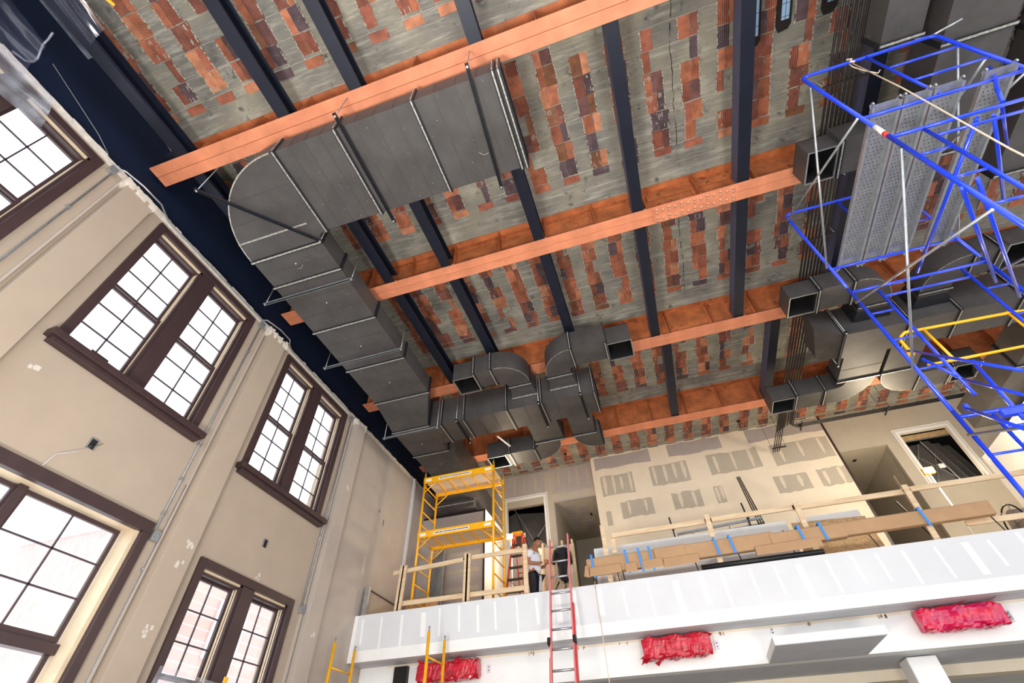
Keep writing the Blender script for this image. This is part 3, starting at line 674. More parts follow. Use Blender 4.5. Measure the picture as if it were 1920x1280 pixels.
# bright return wall at the right
rw = struct('wall_return', mb=MB().box(1.36, 1.9, 1.70, YB+.03, .455, .985), m='white2', label='brightly lit white return wall at the right end of the balcony', cat='wall')
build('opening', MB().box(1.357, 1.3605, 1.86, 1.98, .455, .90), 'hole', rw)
build('opening_frame', MB().box(1.352, 1.3605, 1.85, 1.86, .455, .91).box(1.352, 1.3605, 1.98, 1.99, .455, .91).box(1.352, 1.3605, 1.86, 1.98, .90, .91), 'white', rw)
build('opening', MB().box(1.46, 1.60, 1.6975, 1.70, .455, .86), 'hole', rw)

# ================================================================ DUCTWORK
def ring_x(parent, x, y0, y1, z0, z1, seal=True, w_=.0045):    # flange around a run along X
    f = build('flange', MB().box(x-w_, x+w_, y0-.004, y1+.004, z0-.004, z0).box(x-w_, x+w_, y0-.004, y0, z0, z1).box(x-w_, x+w_, y1, y1+.004, z0, z1).box(x-w_, x+w_, y0-.004, y1+.004, z1, z1+.003), 'flange', parent)
    if seal: build('flange_sealant', MB().box(x-w_*.55, x+w_*.15, y0-.003, y1+.003, z0-.0052, z0-.004).box(x-w_*.5, x+w_*.1, y0-.0048, y0-.004, z0, z1), 'seal', f)
def ring_y(parent, y, x0, x1, z0, z1, seal=True, w_=.0045):
    f = build('flange', MB().box(x0-.004, x1+.004, y-w_, y+w_, z0-.004, z0).box(x0-.004, x0, y-w_, y+w_, z0, z1).box(x1, x1+.004, y-w_, y+w_, z0, z1).box(x0-.004, x1+.004, y-w_, y+w_, z1, z1+.003), 'flange', parent)
    if seal: build('flange_sealant', MB().box(x0-.003, x1+.003, y-w_*.7, y+w_*.3, z0-.0052, z0-.004), 'seal', f)
def sec(parent, x0, x1, y0, y1, z0, z1, ribs=None, n=0):
    s_ = build('duct_section', MB().box(x0, x1, y0, y1, z0, z1), 'duct', parent)
    if n:
        for i in range(1, n):
            if ribs == 'x': xx = x0+(x1-x0)*i/n; mb = MB().box(xx-mm(4), xx+mm(4), y0+.002, y1-.002, z0-mm(5), z0).box(xx-mm(4), xx+mm(4), y0-mm(5), y0, z0+.002, z1-.002)
            else: yy = y0+(y1-y0)*i/n; mb = MB().box(x0+.002, x1-.002, yy-mm(4), yy+mm(4), z0-mm(5), z0)
            build('fold_line', mb, 'duct', s_)
    return s_
def arc(cx, cy, r0, r1, a0, a1, n=14):
    A = [math.radians(a0+(a1-a0)*i/n) for i in range(n+1)]
    return [(cx+r1*math.cos(a), cy+r1*math.sin(a)) for a in A]+[(cx+r0*math.cos(a), cy+r0*math.sin(a)) for a in A[::-1]]
def scuffs(parent, x0, x1, y0, y1, z, n, seed):
    rn = random.Random(seed); mb = MB()
    for i in range(n):
        x = rn.uniform(x0, x1); y = rn.uniform(y0, y1); q = rn.uniform(.0002, .0007); mb.box(x-q, x+q, y-q, y+q, z-mm(3), z)
    build('dust_specks', mb, 'dust', parent)['kind'] = 'stuff'
def curl(parent, x, y, z, s_=1):
    build('scratch', MB().tube([(x, y, z-mm(3)), (x+.008*s_, y+.002, z-mm(3)), (x+.016*s_, y-.001, z-mm(3)), (x+.021*s_, y-.008, z-mm(3))], .003, 4), 'dust', parent)

Z0, Z1 = 1.055, 1.120
md = thing('supply_duct', (-.62, .48, Z0), 'large black rectangular supply duct that turns a corner under the ceiling', 'duct')
xs = [-.618, -.462, -.277, -.085]
for i in range(3): sec(md, xs[i], xs[i+1], .262, .472, Z0, Z1, 'x', 4)
for x in xs: ring_x(md, x, .262, .472, Z0, Z1)
ring_x(md, -.097, .262, .472, Z0, Z1)
build('elbow', MB().prism(arc(-.630, .492, .018, .230, 180, 270, 22), Z0, Z1).box(-.630, -.618, .262, .474, Z0, Z1), 'duct', md)
el = build('elbow_rim', MB().prism(arc(-.630, .492, .2295, .2325, 180, 270, 22), Z0-.0015, Z0+.0015), 'seal', md)
for (a, b) in ((200, .9), (235, .85)):
    pass
build('elbow_seam', MB().box(-.858, -.655, .437, .441, Z0-mm(7), Z0), 'seal', md)
build('elbow_seam', MB().box(-.80, -.625, .335, .337, Z0-mm(5), Z0), 'duct', md)
build('elbow_seam', MB().box(-.835, -.625, .390, .392, Z0-mm(5), Z0), 'duct', md)
yy = [.497, .587, .773, .961, 1.150]
for i in range(4): sec(md, -.860, -.651, yy[i], yy[i+1], Z0, Z1, 'y', 2 if i == 0 else 3)
for y in yy: ring_y(md, y, -.860, -.651, Z0, Z1)
Z2, Z3 = 1.022, 1.137
build('sloping_offset', MB().hexa([(-.86, 1.150, Z0), (-.652, 1.150, Z0), (-.716, 1.290, Z2), (-.861, 1.290, Z2)], [(-.86, 1.150, Z1), (-.652, 1.150, Z1), (-.716, 1.290, Z3), (-.861, 1.290, Z3)]), 'duct', md)
sec(md, -.861, -.713, 1.290, 1.474, Z2, Z3, 'y', 2); sec(md, -.861, -.711, 1.474, 1.66, Z2, Z3, 'y', 2)
ring_y(md, 1.294, -.861, -.713, Z2, Z3); ring_y(md, 1.474, -.861, -.711, Z2, Z3)
build('down_turn', MB().hexa([(-.861, 1.66, Z2), (-.711, 1.66, Z2), (-.711, 1.82, .985), (-.861, 1.82, .985)], [(-.861, 1.66, Z3), (-.711, 1.66, Z3), (-.711, 1.82, Z3), (-.861, 1.82, Z3)]), 'duct', md)
build('plenum_box', MB().box(-.93, -.735, 1.82, 2.10, .953, 1.10), 'duct', md)
build('plenum_seam', MB().box(-.93, -.735, 1.816, 1.820, .968, .972), 'seal', md)
scuffs(md, -.61, -.10, .27, .465, Z0, 50, 1); scuffs(md, -.85, -.66, .5, 1.14, Z0, 36, 2); scuffs(md, -.85, -.72, 1.3, 1.6, Z2, 16, 3)
curl(md, -.16, .415, Z0, -1); curl(md, -.76, .55, Z0); curl(md, -.79, 1.56, Z2)
for (x, y) in ((-.755, .535), (-.755, .68), (-.755, .87), (-.755, 1.06), (-.79, 1.40)): build('rivet_dot', MB().dome((x, y, Z0 if y < 1.2 else Z2), .012), 'stick', md)

def trapeze(a, b, z, label, top=1.16, w_=.04):
    t = thing('duct_hanger', (a[0], a[1], z), label, 'hanger', 'trapeze hangers under the supply ducts')
    d = Vector((b[0]-a[0], b[1]-a[1], 0)).normalized()*.006
    build('strut_rail', MB().bar((a[0]-d.x, a[1]-d.y, z), (b[0]+d.x, b[1]+d.y, z), .008, .030).bar((a[0]-d.x, a[1]-d.y, z+mm(12)), (b[0]+d.x, b[1]+d.y, z+mm(12)), w_, .008), 'flange', t)
    n = Vector((-d.y, d.x, 0)).normalized()*mm(w_*500)
    for q_ in (1,): build('strut_lip', MB().bar((a[0]-d.x+n.x, a[1]-d.y+n.y, z), (b[0]+d.x+n.x, b[1]+d.y+n.y, z), .006, .032).bar((a[0]-d.x-n.x, a[1]-d.y-n.y, z), (b[0]+d.x-n.x, b[1]+d.y-n.y, z), .006, .032), 'zincd' if abs(d.x) > abs(d.y) and abs(d.y) < .001 else 'flange', t)
    for p in (a, b):
        build('threaded_rod', MB().tube([(p[0], p[1], z-.006), (p[0], p[1], top)], .008, 6), 'zinc', t)
        build('nut', MB().tube([(p[0], p[1], z-.005), (p[0], p[1], z-.001)], .018, 6), 'zinc', t)
trapeze((-.44, .236), (-.441, .498), 1.046, 'hanger rail crossing the supply duct left of its middle seam, ends bolted to rods')
trapeze((-.141, .236), (-.158, .498), 1.046, 'hanger rail crossing the supply duct near its open right end')
trapeze((-.838, .280), (-.646, .490), 1.046, 'diagonal hanger rail across the rounded duct corner', 1.30)
trapeze((-.915, .622), (-.636, .622), 1.046, 'first hanger rail across the duct leg beyond the rounded corner')
trapeze((-.912, .915), (-.636, .915), 1.046, 'second hanger rail across the duct leg, mid length')
trapeze((-.900, 1.303), (-.682, 1.303), 1.012, 'hanger rail where the duct leg meets the branching trunk', 1.29)

def opening(parent, x0, x1, y0, y1, z0, z1):
    t_ = mm(12)
    o = build('outlet_box', MB().box(x0, x0+t_, y0, y1, z0, z1).box(x1-t_, x1, y0, y1, z0, z1).box(x0+t_, x1-t_, y0, y0+t_, z0, z1).box(x0+t_, x1-t_, y1-t_, y1, z0, z1).box(x0, x1, y0, y1, z1-t_, z1), 'duct', parent)
    build('shaded_inside', MB().box(x0+t_, x0+2*t_, y0+t_, y1-t_, z0+.004, z1-t_).box(x1-2*t_, x1-t_, y0+t_, y1-t_, z0+.004, z1-t_).box(x0+2*t_, x1-2*t_, y0+t_, y0+2*t_, z0+.004, z1-t_).box(x0+2*t_, x1-2*t_, y1-2*t_, y1-t_, z0+.004, z1-t_).box(x0+t_, x1-t_, y0+t_, y1-t_, z1-2*t_, z1-t_), 'ductin', o)  # near-black inner faces paint the shade inside the outlet
    q = mm(16)
    build('outlet_rim', MB().box(x0-mm(4), x0+q, y0-mm(4), y1+mm(4), z0-mm(5), z0).box(x1-q, x1+mm(4), y0-mm(4), y1+mm(4), z0-mm(5), z0).box(x0+q, x1-q, y0-mm(4), y0+q, z0-mm(5), z0).box(x0+q, x1-q, y1-q, y1+mm(4), z0-mm(5), z0), 'zinc', o)
tr = thing('branching_duct_trunk', (-.4, 1.36, Z2), 'black duct trunk with side branches running right from the supply duct', 'duct')
TY0, TY1 = 1.304, 1.423
tx = [-.713, -.668, -.578, -.411, -.280, -.090]
for i in range(5): sec(tr, tx[i], tx[i+1], TY0, TY1, Z2, Z3, 'x', (1, 1, 3, 2, 4)[i])
for x in tx[1:]: ring_x(tr, x, TY0, TY1, Z2, Z3)
B0, B1 = 1.070, 1.148
def branch(parent, c, r_in, r_out, a0, a1, z0, z1):
    build('elbow', MB().prism(arc(c[0], c[1], r_in, r_out, a0, a1, 14), z0, z1), 'duct', parent)
    build('elbow_rim', MB().prism(arc(c[0], c[1], r_out-mm(4), r_out+mm(4), a0, a1, 14), z0-mm(4), z0+mm(4)), 'seal', parent)
bl = thing('branch_duct', (-.45, 1.20, B0), 'curved branch duct with an open outlet on the near left side of the trunk', 'duct', 'branch ducts off the left trunk')
opening(bl, -.555, -.477, 1.140, 1.222, B0, B1); sec(bl, -.477, -.400, 1.128, 1.206, B0, B1)
ring_x(bl, -.474, 1.130, 1.215, B0, B1); ring_x(bl, -.412, 1.128, 1.206, B0, B1)
branch(bl, (-.400, 1.228), .022, .100, 270, 360, B0, B1)
sec(bl, -.378, -.300, 1.228, 1.300, B0, B1); ring_y(bl, 1.240, -.378, -.300, B0, B1)
build('flared_collar', MB().hexa([(-.378, 1.262, B0), (-.300, 1.262, B0), (-.292, 1.300, B0-.006), (-.386, 1.300, B0-.006)], [(-.378, 1.262, B1), (-.300, 1.262, B1), (-.292, 1.300, B1), (-.386, 1.300, B1)]), 'duct', bl); build('collar_edge', MB().box(-.386, -.292, 1.2955, 1.3005, B0-.009, B0-.006), 'seal', bl)
br = thing('branch_duct', (-.1, 1.20, B0), 'curved branch duct with an open outlet on the near right side of the trunk', 'duct', 'branch ducts off the left trunk')
opening(br, -.011, .070, 1.139, 1.222, B0, B1); sec(br, -.130, -.011, 1.120, 1.205, B0, B1)
ring_x(br, -.014, 1.125, 1.212, B0, B1); ring_x(br, -.128, 1.120, 1.205, B0, B1)
branch(br, (-.130, 1.225), .020, .105, 180, 270, B0, B1)
sec(br, -.235, -.150, 1.225, 1.300, B0, B1); ring_y(br, 1.238, -.235, -.150, B0, B1)
build('flared_collar', MB().hexa([(-.235, 1.262, B0), (-.150, 1.262, B0), (-.142, 1.300, B0-.006), (-.243, 1.300, B0-.006)], [(-.235, 1.262, B1), (-.150, 1.262, B1), (-.142, 1.300, B1), (-.243, 1.300, B1)]), 'duct', br); build('collar_edge', MB().box(-.243, -.142, 1.2955, 1.3005, B0-.009, B0-.006), 'seal', br)
b3_ = thing('branch_duct', (-.35, 1.5, Z2), 'branch duct with open outlet above the yellow scaffold, on the far side of the trunk', 'duct', 'branch ducts off the left trunk')
sec(b3_, -.368, -.256, TY1, 1.560, Z2, Z2+.07, 'x', 1); branch(b3_, (-.385, 1.560), .022, .112, 0, 90, Z2, Z2+.07)
sec(b3_, -.51, -.385, 1.584, 1.672, Z2, Z2+.07, 'x', 2); ring_x(b3_, -.385, 1.584, 1.672, Z2, Z2+.07); ring_x(b3_, -.49, 1.584, 1.672, Z2, Z2+.07)
opening(b3_, -.588, -.510, 1.590, 1.672, Z2, Z2+.07); ring_y(b3_, 1.548, -.368, -.256, Z2, Z2+.07)
b4_ = thing('branch_duct', (-.15, 1.5, Z2), 'short branch duct curving right on the far side of the trunk', 'duct', 'branch ducts off the left trunk')
sec(b4_, -.215, -.130, TY1, 1.555, Z2, Z2+.07); branch(b4_, (-.115, 1.555), .015, .100, 90, 180, Z2, Z2+.07); ring_y(b4_, 1.548, -.215, -.130, Z2, Z2+.07)
build('open_end', MB().box(-.115, -.110, 1.572, 1.654, Z2+.004, Z2+.066), 'ductin', b4_)
trapeze((-.600, 1.290), (-.604, 1.440), 1.014, 'hanger rail under the trunk beside the supply duct', 1.16)
trapeze((-.288, 1.290), (-.292, 1.440), 1.014, 'hanger rail under the middle of the trunk', 1.16)
trapeze((-.137, 1.290), (-.138, 1.440), 1.014, 'hanger rail under the right end of the trunk', 1.16)
tag(build('hanger_bracket', MB().bar((-.50, 1.46, 1.03), (-.47, 1.53, 1.02), .045, .012), 'stick'), 'white metal bracket hanging beside the trunk above the yellow scaffold', 'bracket')

# right hand duct system
rt = thing('branching_duct_trunk', (.9, 1.35, Z2), 'dark duct trunk behind the blue scaffold at the right', 'duct')
RX = [.706, .890, 1.025, 1.186, 1.45, 1.75, 2.4]
RY0, RY1 = 1.293, 1.410
for i in range(6): sec(rt, RX[i], RX[i+1], RY0, RY1, Z2, Z3)
for x in RX[:-1]: ring_x(rt, x, RY0, RY1, Z2, Z3)
build('end_reducer', MB().hexa([(.625, 1.262, Z2+.03), (.706, 1.293, Z2), (.706, 1.41, Z2), (.650, 1.42, Z2+.03)], [(.625, 1.262, Z3-.01), (.706, 1.293, Z3), (.706, 1.41, Z3), (.650, 1.42, Z3-.01)]), 'duct', rt)
def right_branch(nm, pieces): pass
def tlabel(s_): return thing('branch_duct', s_[0], s_[1], 'duct', 'branch ducts at the right')
q1 = tlabel(((.7, .7, B0), 'branch duct with an open outlet beside the blue scaffold and the second orange girder')); T1_ = 1.134
opening(q1, .548, .615, .660, .743, B0, T1_); sec(q1, .615, .76, .648, .740, B0, T1_); ring_x(q1, .622, .655, .742, B0, T1_); ring_x(q1, .70, .648, .740, B0, T1_)
for x_ in (.64, .74): build('hanger_rod', MB().tube([(x_, .744, B0), (x_, .744, 1.17)], .008, 5), 'zinc', q1)
q2 = tlabel(((.75, 1.2, B0), 'branch duct whose open outlet hangs left of the right trunk, below the third orange girder'))
opening(q2, .550, .630, 1.126, 1.208, B0, T1_); sec(q2, .630, .740, 1.118, 1.205, B0, T1_); ring_x(q2, .634, 1.120, 1.208, B0, T1_); ring_x(q2, .730, 1.118, 1.205, B0, T1_)
branch(q2, (.740, 1.222), .018, .105, 270, 360, B0, T1_); sec(q2, .758, .845, 1.222, 1.292, B0, T1_); ring_y(q2, 1.236, .758, .845, B0, T1_)
build('flared_collar', MB().hexa([(.758, 1.255, B0), (.845, 1.255, B0), (.856, 1.290, B0-.008), (.747, 1.290, B0-.008)], [(.758, 1.255, T1_), (.845, 1.255, T1_), (.856, 1.290, T1_), (.747, 1.290, T1_)]), 'flange', q2)
q3 = tlabel(((1.1, 1.2, B0), 'branch duct curving right off the right trunk behind the blue tubes'))
sec(q3, .925, 1.010, 1.225, 1.292, B0, T1_); branch(q3, (1.030, 1.225), .020, .105, 180, 270, B0, T1_); sec(q3, 1.03, 1.12, 1.120, 1.205, B0, T1_); ring_x(q3, 1.04, 1.12, 1.205, B0, T1_); ring_x(q3, 1.10, 1.12, 1.205, B0, T1_)
opening(q3, 1.12, 1.215, 1.118, 1.208, B0, T1_); ring_y(q3, 1.236, .925, 1.010, B0, T1_)
build('flared_collar', MB().hexa([(.925, 1.255, B0), (1.01, 1.255, B0), (1.02, 1.290, B0-.008), (.915, 1.290, B0-.008)], [(.925, 1.255, T1_), (1.01, 1.255, T1_), (1.02, 1.290, T1_), (.915, 1.290, T1_)]), 'flange', q3)
q4 = tlabel(((.7, 1.6, Z2), 'branch duct with an open outlet above the drywall, beside the black pipe drop')); t4 = Z2+.068
sec(q4, .722, .850, RY1, 1.545, Z2, t4, 'y', 2); branch(q4, (.722, 1.545), .030, .118, 0, 90, Z2, t4); sec(q4, .592, .722, 1.577, 1.660, Z2, t4); ring_x(q4, .596, 1.575, 1.66, Z2, t4); ring_x(q4, .690, 1.577, 1.66, Z2, t4); ring_y(q4, 1.54, .722, .85, Z2, t4)
opening(q4, .515, .592, 1.583, 1.664, Z2, t4)
q5 = tlabel(((1.0, 1.6, Z2), 'branch duct curving right above the lit window opening at the back'))
sec(q5, .862, .965, RY1, 1.550, Z2, t4); branch(q5, (.985, 1.550), .020, .122, 90, 180, Z2, t4); sec(q5, .985, 1.10, 1.580, 1.672, Z2, t4); ring_x(q5, .99, 1.58, 1.672, Z2, t4); ring_x(q5, 1.09, 1.58, 1.672, Z2, t4); ring_y(q5, 1.54, .862, .965, Z2, t4)
opening(q5, 1.10, 1.18, 1.585, 1.672, Z2, t4)
trapeze((.700, 1.270), (.702, 1.43), 1.012, 'hanger rail under the left end of the right trunk', 1.29)
trapeze((1.24, 1.270), (1.24, 1.43), 1.012, 'hanger rail under the right trunk near the yellow guard rail', 1.29)
bt = thing('wide_duct', (.82, .2, 1.06), 'wide dark duct at the top right above the blue scaffold', 'duct')
sec(bt, .772, .900, -.4, .22, 1.06, 1.15); sec(bt, .772, .900, .22, .50, 1.06, 1.15); sec(bt, .772, .900, .50, .76, 1.06, 1.15)
for y in (.22, .50, .755): ring_y(bt, y, .772, .900, 1.06, 1.15)
sd = thing('small_duct', (.7, .2, 1.07), 'short dark duct end beside the wide duct at the top right', 'duct')
sec(sd, .660, .735, -.4, .470, 1.07, 1.13); ring_y(sd, .468, .66, .735, 1.07, 1.13)
ob = thing('wide_duct', (1.1, .2, 1.08), 'second dark duct running along the extreme top right', 'duct')
sec(ob, .985, 1.25, -.4, .86, 1.06, 1.15); ring_y(ob, .55, .985, 1.25, 1.06, 1.15); ring_y(ob, .86, .985, 1.25, 1.06, 1.15)
oc = thing('wide_duct', (1.5, 1.7, 1.08), 'slanting dark duct at the right edge behind the yellow guard rail', 'duct')
sec(oc, 1.27, 1.40, 1.42, 2.0, 1.0, 1.10, 'y', 3); ring_y(oc, 1.62, 1.27, 1.40, 1.0, 1.10)
t = thing('air_handler_duct', (-.63, 2.36, .8), 'dark folded duct transition seen through the left window opening at the back', 'duct')
y = 2.33
build('folded_panel', MB().hexa([(-.80, y, .84), (-.60, y, .84), (-.60, y+.05, .84), (-.80, y+.05, .84)], [(-.80, y+.02, 1.10), (-.70, y+.02, 1.14), (-.70, y+.06, 1.14), (-.80, y+.06, 1.10)]), 'duct', t)
build('folded_panel', MB().hexa([(-.598, y+.01, .84), (-.50, y+.03, .90), (-.50, y+.06, .90), (-.598, y+.05, .84)], [(-.698, y+.03, 1.14), (-.50, y+.06, 1.13), (-.50, y+.09, 1.13), (-.698, y+.07, 1.14)]), 'duct', t)
build('corner_seam', MB().bar((-.70, y+.004, 1.15), (-.555, y-.004, .885), .03, .012), 'seal', t)
build('corner_seam', MB().bar((-.585, y-.004, .98), (-.50, y-.004, .90), .03, .012), 'seal', t)
build('corner_seam', MB().bar((-.585, y-.004, .98), (-.52, y-.002, 1.06), .02, .012), 'seal', t)
build('header_board', MB().box(-.80, -.45, y-.02, y-.012, 1.150, 1.172), 'osb', t)
build('strut', MB().bar((-.80, y-.02, 1.143), (-.45, y-.02, 1.143), .03, .03), 'zinc', t)
build('paper_label', MB().prism([(-.665, y-.006), (-.645, y-.006), (-.645, y-.002), (-.665, y-.002)], .995, 1.015), 'stick', t)
t = thing('air_handler_duct', (1.28, 2.36, .8), 'stack of dark ducts with bright seams seen through the right window opening at the back', 'duct')
build('duct_face', MB().hexa([(1.19, y, .86), (1.30, y, .86), (1.30, y+.02, .86), (1.19, y+.02, .86)], [(1.17, y, 1.135), (1.245, y, 1.135), (1.245, y+.02, 1.135), (1.17, y+.02, 1.135)]), 'duct', t)
for k in range(3):
    x = 1.262+k*.038
    build('duct_body', MB().hexa([(x+.05, y+.012*k, .86), (x+.080, y+.012*k, .86), (x+.080, y+.1, .86), (x+.05, y+.1, .86)], [(x-.010, y+.012*k, 1.145-.012*k), (x+.020, y+.012*k, 1.145-.012*k), (x+.020, y+.1, 1.145-.012*k), (x-.010, y+.1, 1.145-.012*k)]), 'duct', t)
    build('bright_seam', MB().bar((x+.046, y-.006+.012*k, .86), (x-.014, y-.006+.012*k, 1.145-.012*k), .03, .02), 'seal', t)
build('cross_brake', MB().bar((1.18, y-.004, 1.10), (1.31, y-.004, .93), .008, .006).bar((1.20, y-.004, .93), (1.27, y-.004, 1.08), .008, .006), 'seal', t)
build('bright_seam', MB().bar((1.172, y-.004, 1.02), (1.235, y-.004, 1.135), .03, .01), 'seal', t)
build('paper_label', MB().box(1.250, 1.272, y-.008, y-.004, 1.010, 1.028), 'stick', t)
build('header_board', MB().box(1.14, 1.44, y-.02, y-.012, 1.152, 1.176), 'osb', t)
build('hanger_strut', MB().bar((1.14, y-.02, 1.147), (1.44, y-.02, 1.147), .03, .02), 'zinc', t)
for (x, lab) in ((-.60, 'small added fill lamp hidden behind the sill of the left window opening'), (1.20, 'small added fill lamp hidden behind the sill of the right window opening')):  # added unseen lamps that brighten the ducts behind the openings
    t = thing('room_fill_lamp', (x, 2.275, .455), lab, 'lamp')
    build('stand', MB().tube([(x, 2.275, .456), (x, 2.275, .80)], .012, 6).box(x-.02, x+.02, 2.258, 2.292, .456, .460), 'zincd', t); build('bulb', MB().tube([(x, 2.275, .80), (x, 2.275, .82)], .04, 10), 'stick', t)
    l = bpy.data.lights.new('room_fill_light', 'POINT'); l.energy = 45; l.color = (1, .92, .80); l.shadow_soft_size = .1
    o = bpy.data.objects.new('room_fill_light', l); C.objects.link(o); o.parent = t; o.location = W((x, 2.275, .85))-W((x, 2.275, .455))
# ---- black pipe bundle
for i in range(7):
    x = .612+i*.0095; z = 1.150
    t = tag(build('black_pipe', MB().tube([(x, -.6, z), (x, .5, z), (x, 2.02-.01*i, z)], .019, 8), 'blackpipe'), ['leftmost', 'second', 'third', 'fourth', 'fifth', 'sixth', 'rightmost'][i]+' of the seven long black ceiling pipes, counted from the left', 'pipe', 'seven parallel black ceiling pipes')
for i in range(4):
    x = .604+i*.0085
    tag(build('black_pipe', MB().tube([(x, 1.80, 1.140), (x, 2.175, 1.140)], .014, 8), 'blackpipe'), ['leftmost', 'second', 'third', 'rightmost'][i]+' of the four black pipe ends meeting the taped back wall, from the left', 'pipe', 'four black pipes reaching the back wall')
for i in range(4):
    y = 1.965+i*.0075; x = .650+i*.006
    tag(build('black_pipe', MB().tube([(x, 1.80, 1.137), (x, y-.03, 1.137), (x+.005, y-.012, 1.137), (x+.018, y, 1.137), (1.38, y, 1.137)], .014, 8), 'blackpipe'), ['nearest the camera', 'second nearest', 'third nearest', 'closest to the wall'][i]+', of the four black pipes bending along the back wall', 'pipe', 'four black pipes bending along the back wall')
for (a, b, z, lab) in (((.593, 2.13), (.652, 2.13), 1.134, 'small black strut under the four pipe ends at the back wall'), ((.70, 1.945), (.70, 2.01), 1.131, 'small black strut under the pipe bend'), ((1.03, 1.945), (1.03, 2.01), 1.131, 'black strut under the back wall pipes at their middle'), ((1.34, 1.945), (1.34, 2.01), 1.131, 'black strut under the back wall pipes at their right end')):
    t = thing('pipe_hanger', (a[0], a[1], z), lab, 'hanger', 'hangers of the back wall pipes')
    build('strut', MB().bar((*a, z), (*b, z), .03, .03), 'blackpipe', t)
    for p in (a, b): build('hanger_rod', MB().tube([(*p, z-.004), (*p, 1.300)], .005, 5), 'blackpipe', t)
for (y, lab) in ((.55, 'long black strut carrying the pipes just before the second orange girder'), (.98, 'long black strut carrying the pipes between the second and third orange girders')):
    t = thing('pipe_hanger', (.6, y, 1.14), lab, 'hanger', 'struts under the long black pipes')
    build('strut', MB().bar((.598, y, 1.142), (.69, y, 1.142), .03, .03), 'blackpipe', t)
    for x in (.600, .688): build('hanger_rod', MB().tube([(x, y, 1.14), (x, y, 1.309)], .006, 5), 'zincd', t)
for (x, y, lab) in ((-.17, 2.08, 'left'), (.50, 2.10, 'middle'), (.70, 2.10, 'right'), (-.35, 2.10, 'leftmost')):
    t = thing('ceiling_anchor', (x, y, 1.28), 'small black bracket on the last tiled strip, the %s one' % lab, 'bracket')
    build('plate', MB().box(x-.008, x+.008, y-.004, y+.004, 1.286, 1.292), 'black', t); build('stem', MB().tube([(x, y, 1.29), (x, y+.01, 1.255)], .012, 6), 'black', t)

# ================================================================ YELLOW SCAFFOLDS
def yframe(t, x, y0, y1, z0, z1, rung=.052):
    for y in (y0, y1):
        fr = build('post', MB().tube([(x, y, z0), (x, y, z1)], .028, 8), 'yellow', t)
        build('frame_pin', MB().tube([(x, y, z1), (x, y, z1+.012)], .016, 8), 'zincd', fr)
    z = z0+.03
    while z < z1-.01: build('rung', MB().tube([(x, y0, z), (x, y1, z)], .016, 6), 'yellow', t); z += rung
def platform(t, x0, x1, y0, y1, z):
    for y in (y0, y1):
        r_ = build('side_rail', MB().box(x0-.004, x1+.004, y-.004, y+.004, z-.012, z+.012), 'yellow', t, bevel=.004)
        if y == y0:
            build('rail_label', MB().box(x0+.06, x0+.20, y-.0050, y-.004, z-.006, z+.004), 'stick', r_)
            mb = MB(); q = x0+.066
            while q < x0+.193:
                l_ = random.uniform(.002, .007); mb.box(q, q+l_, y-.0055, y-.005, z-.003, z+.001); q += l_+.002
            build('label_print', mb, 'ink', r_)
            build('rail_label', MB().box(x0+.006, x0+.030, y-.0050, y-.004, z-.006, z+.004), 'stick', r_)
            build('rail_label', MB().box(x1-.034, x1-.008, y-.0050, y-.004, z-.006, z+.004), 'stick', r_)
    build('deck', MB().box(x0, x1, y0+.004, y1-.004, z-.001, z+.003), 'ply', t)
    for k in range(1, 6): xx = x0+(x1-x0)*k/6; build('deck_rib', MB().box(xx-mm(12), xx+mm(12), y0+.004, y1-.004, z-.006, z-.001), 'yellow', t)
    for y in (y0, y1):
        for a, s_ in ((x0, 1), (x1, -1)):
            build('knee_brace', MB().tube([(a, y, z-.052), (a+s_*.050, y, z-.010)], .014, 6), 'yellow', t)
            build('corner_handle', MB().tube([(a, y, z-.022), (a+s_*.026, y, z-.022), (a+s_*.026, y, z-.010)], .006, 5), 'yellow', t)
def castor(t, x, y, z):
    c = build('castor', MB().tube([(x-mm(25), y, z+mm(75)), (x+mm(25), y, z+mm(75))], .075, 14), 'black', t)
ys0 = thing('yellow_scaffold', (-.69, 1.6, .455), 'tall yellow rolling scaffold with two decks standing on the balcony', 'scaffold')
for x in (-.838, -.546): yframe(ys0, x, 1.548, 1.665, .48, .974)
platform(ys0, -.838, -.546, 1.548, 1.665, .948); platform(ys0, -.838, -.546, 1.548, 1.665, .728)
for x in (-.838, -.546):
    for y in (1.548, 1.665): castor(ys0, x, y, .456)
ys1 = thing('yellow_scaffold', (-.8, 1.39, FZ), 'yellow scaffold standing on the ground floor, only its frame tops in view', 'scaffold')
for x in (-.949, -.655): yframe(ys1, x, 1.33, 1.437, FZ+.025, .354, .070)
platform(ys1, -.949, -.655, 1.33, 1.437, .14)
for x in (-.949, -.655):
    build('collar_plate', MB().box(x-.01, x+.02, 1.325, 1.36, .226, .236), 'stick', ys1)
    for y in (1.33, 1.437): castor(ys1, x, y, FZ)

# ================================================================ BLUE SCAFFOLD
bs = thing('blue_scaffold', (.62, .63, FZ), 'tall blue steel frame scaffold with cross braces at the right', 'scaffold')
Ya, Yb = .466, .797; XL, XR = .498, .739; R_ = .022
def upper(y, top):
    build('end_frame', MB().tube([(XL, y, .752), (XL, y, top-.012), (XL+.003, y, top-.004), (XL+.012, y, top), (XR-.012, y, top), (XR-.003, y, top-.004), (XR, y, top-.012), (XR, y, .752)], R_), 'blue', bs)
    build('mid_post', MB().tube([(.618, y, top), (.618, y, .817)], .017), 'blue', bs)
    build('cross_bar', MB().tube([(XL, y, .815), (XR, y, .815)], .020), 'blue', bs)
    for z in (top-.075, top-.148): build('step_bar', MB().tube([(.618, y, z), (XR, y, z)], .015), 'blue', bs)
    for x in (XL, XR): build('coupling_pin', MB().tube([(x, y, .725), (x, y, .765)], .018), 'zinc', bs)
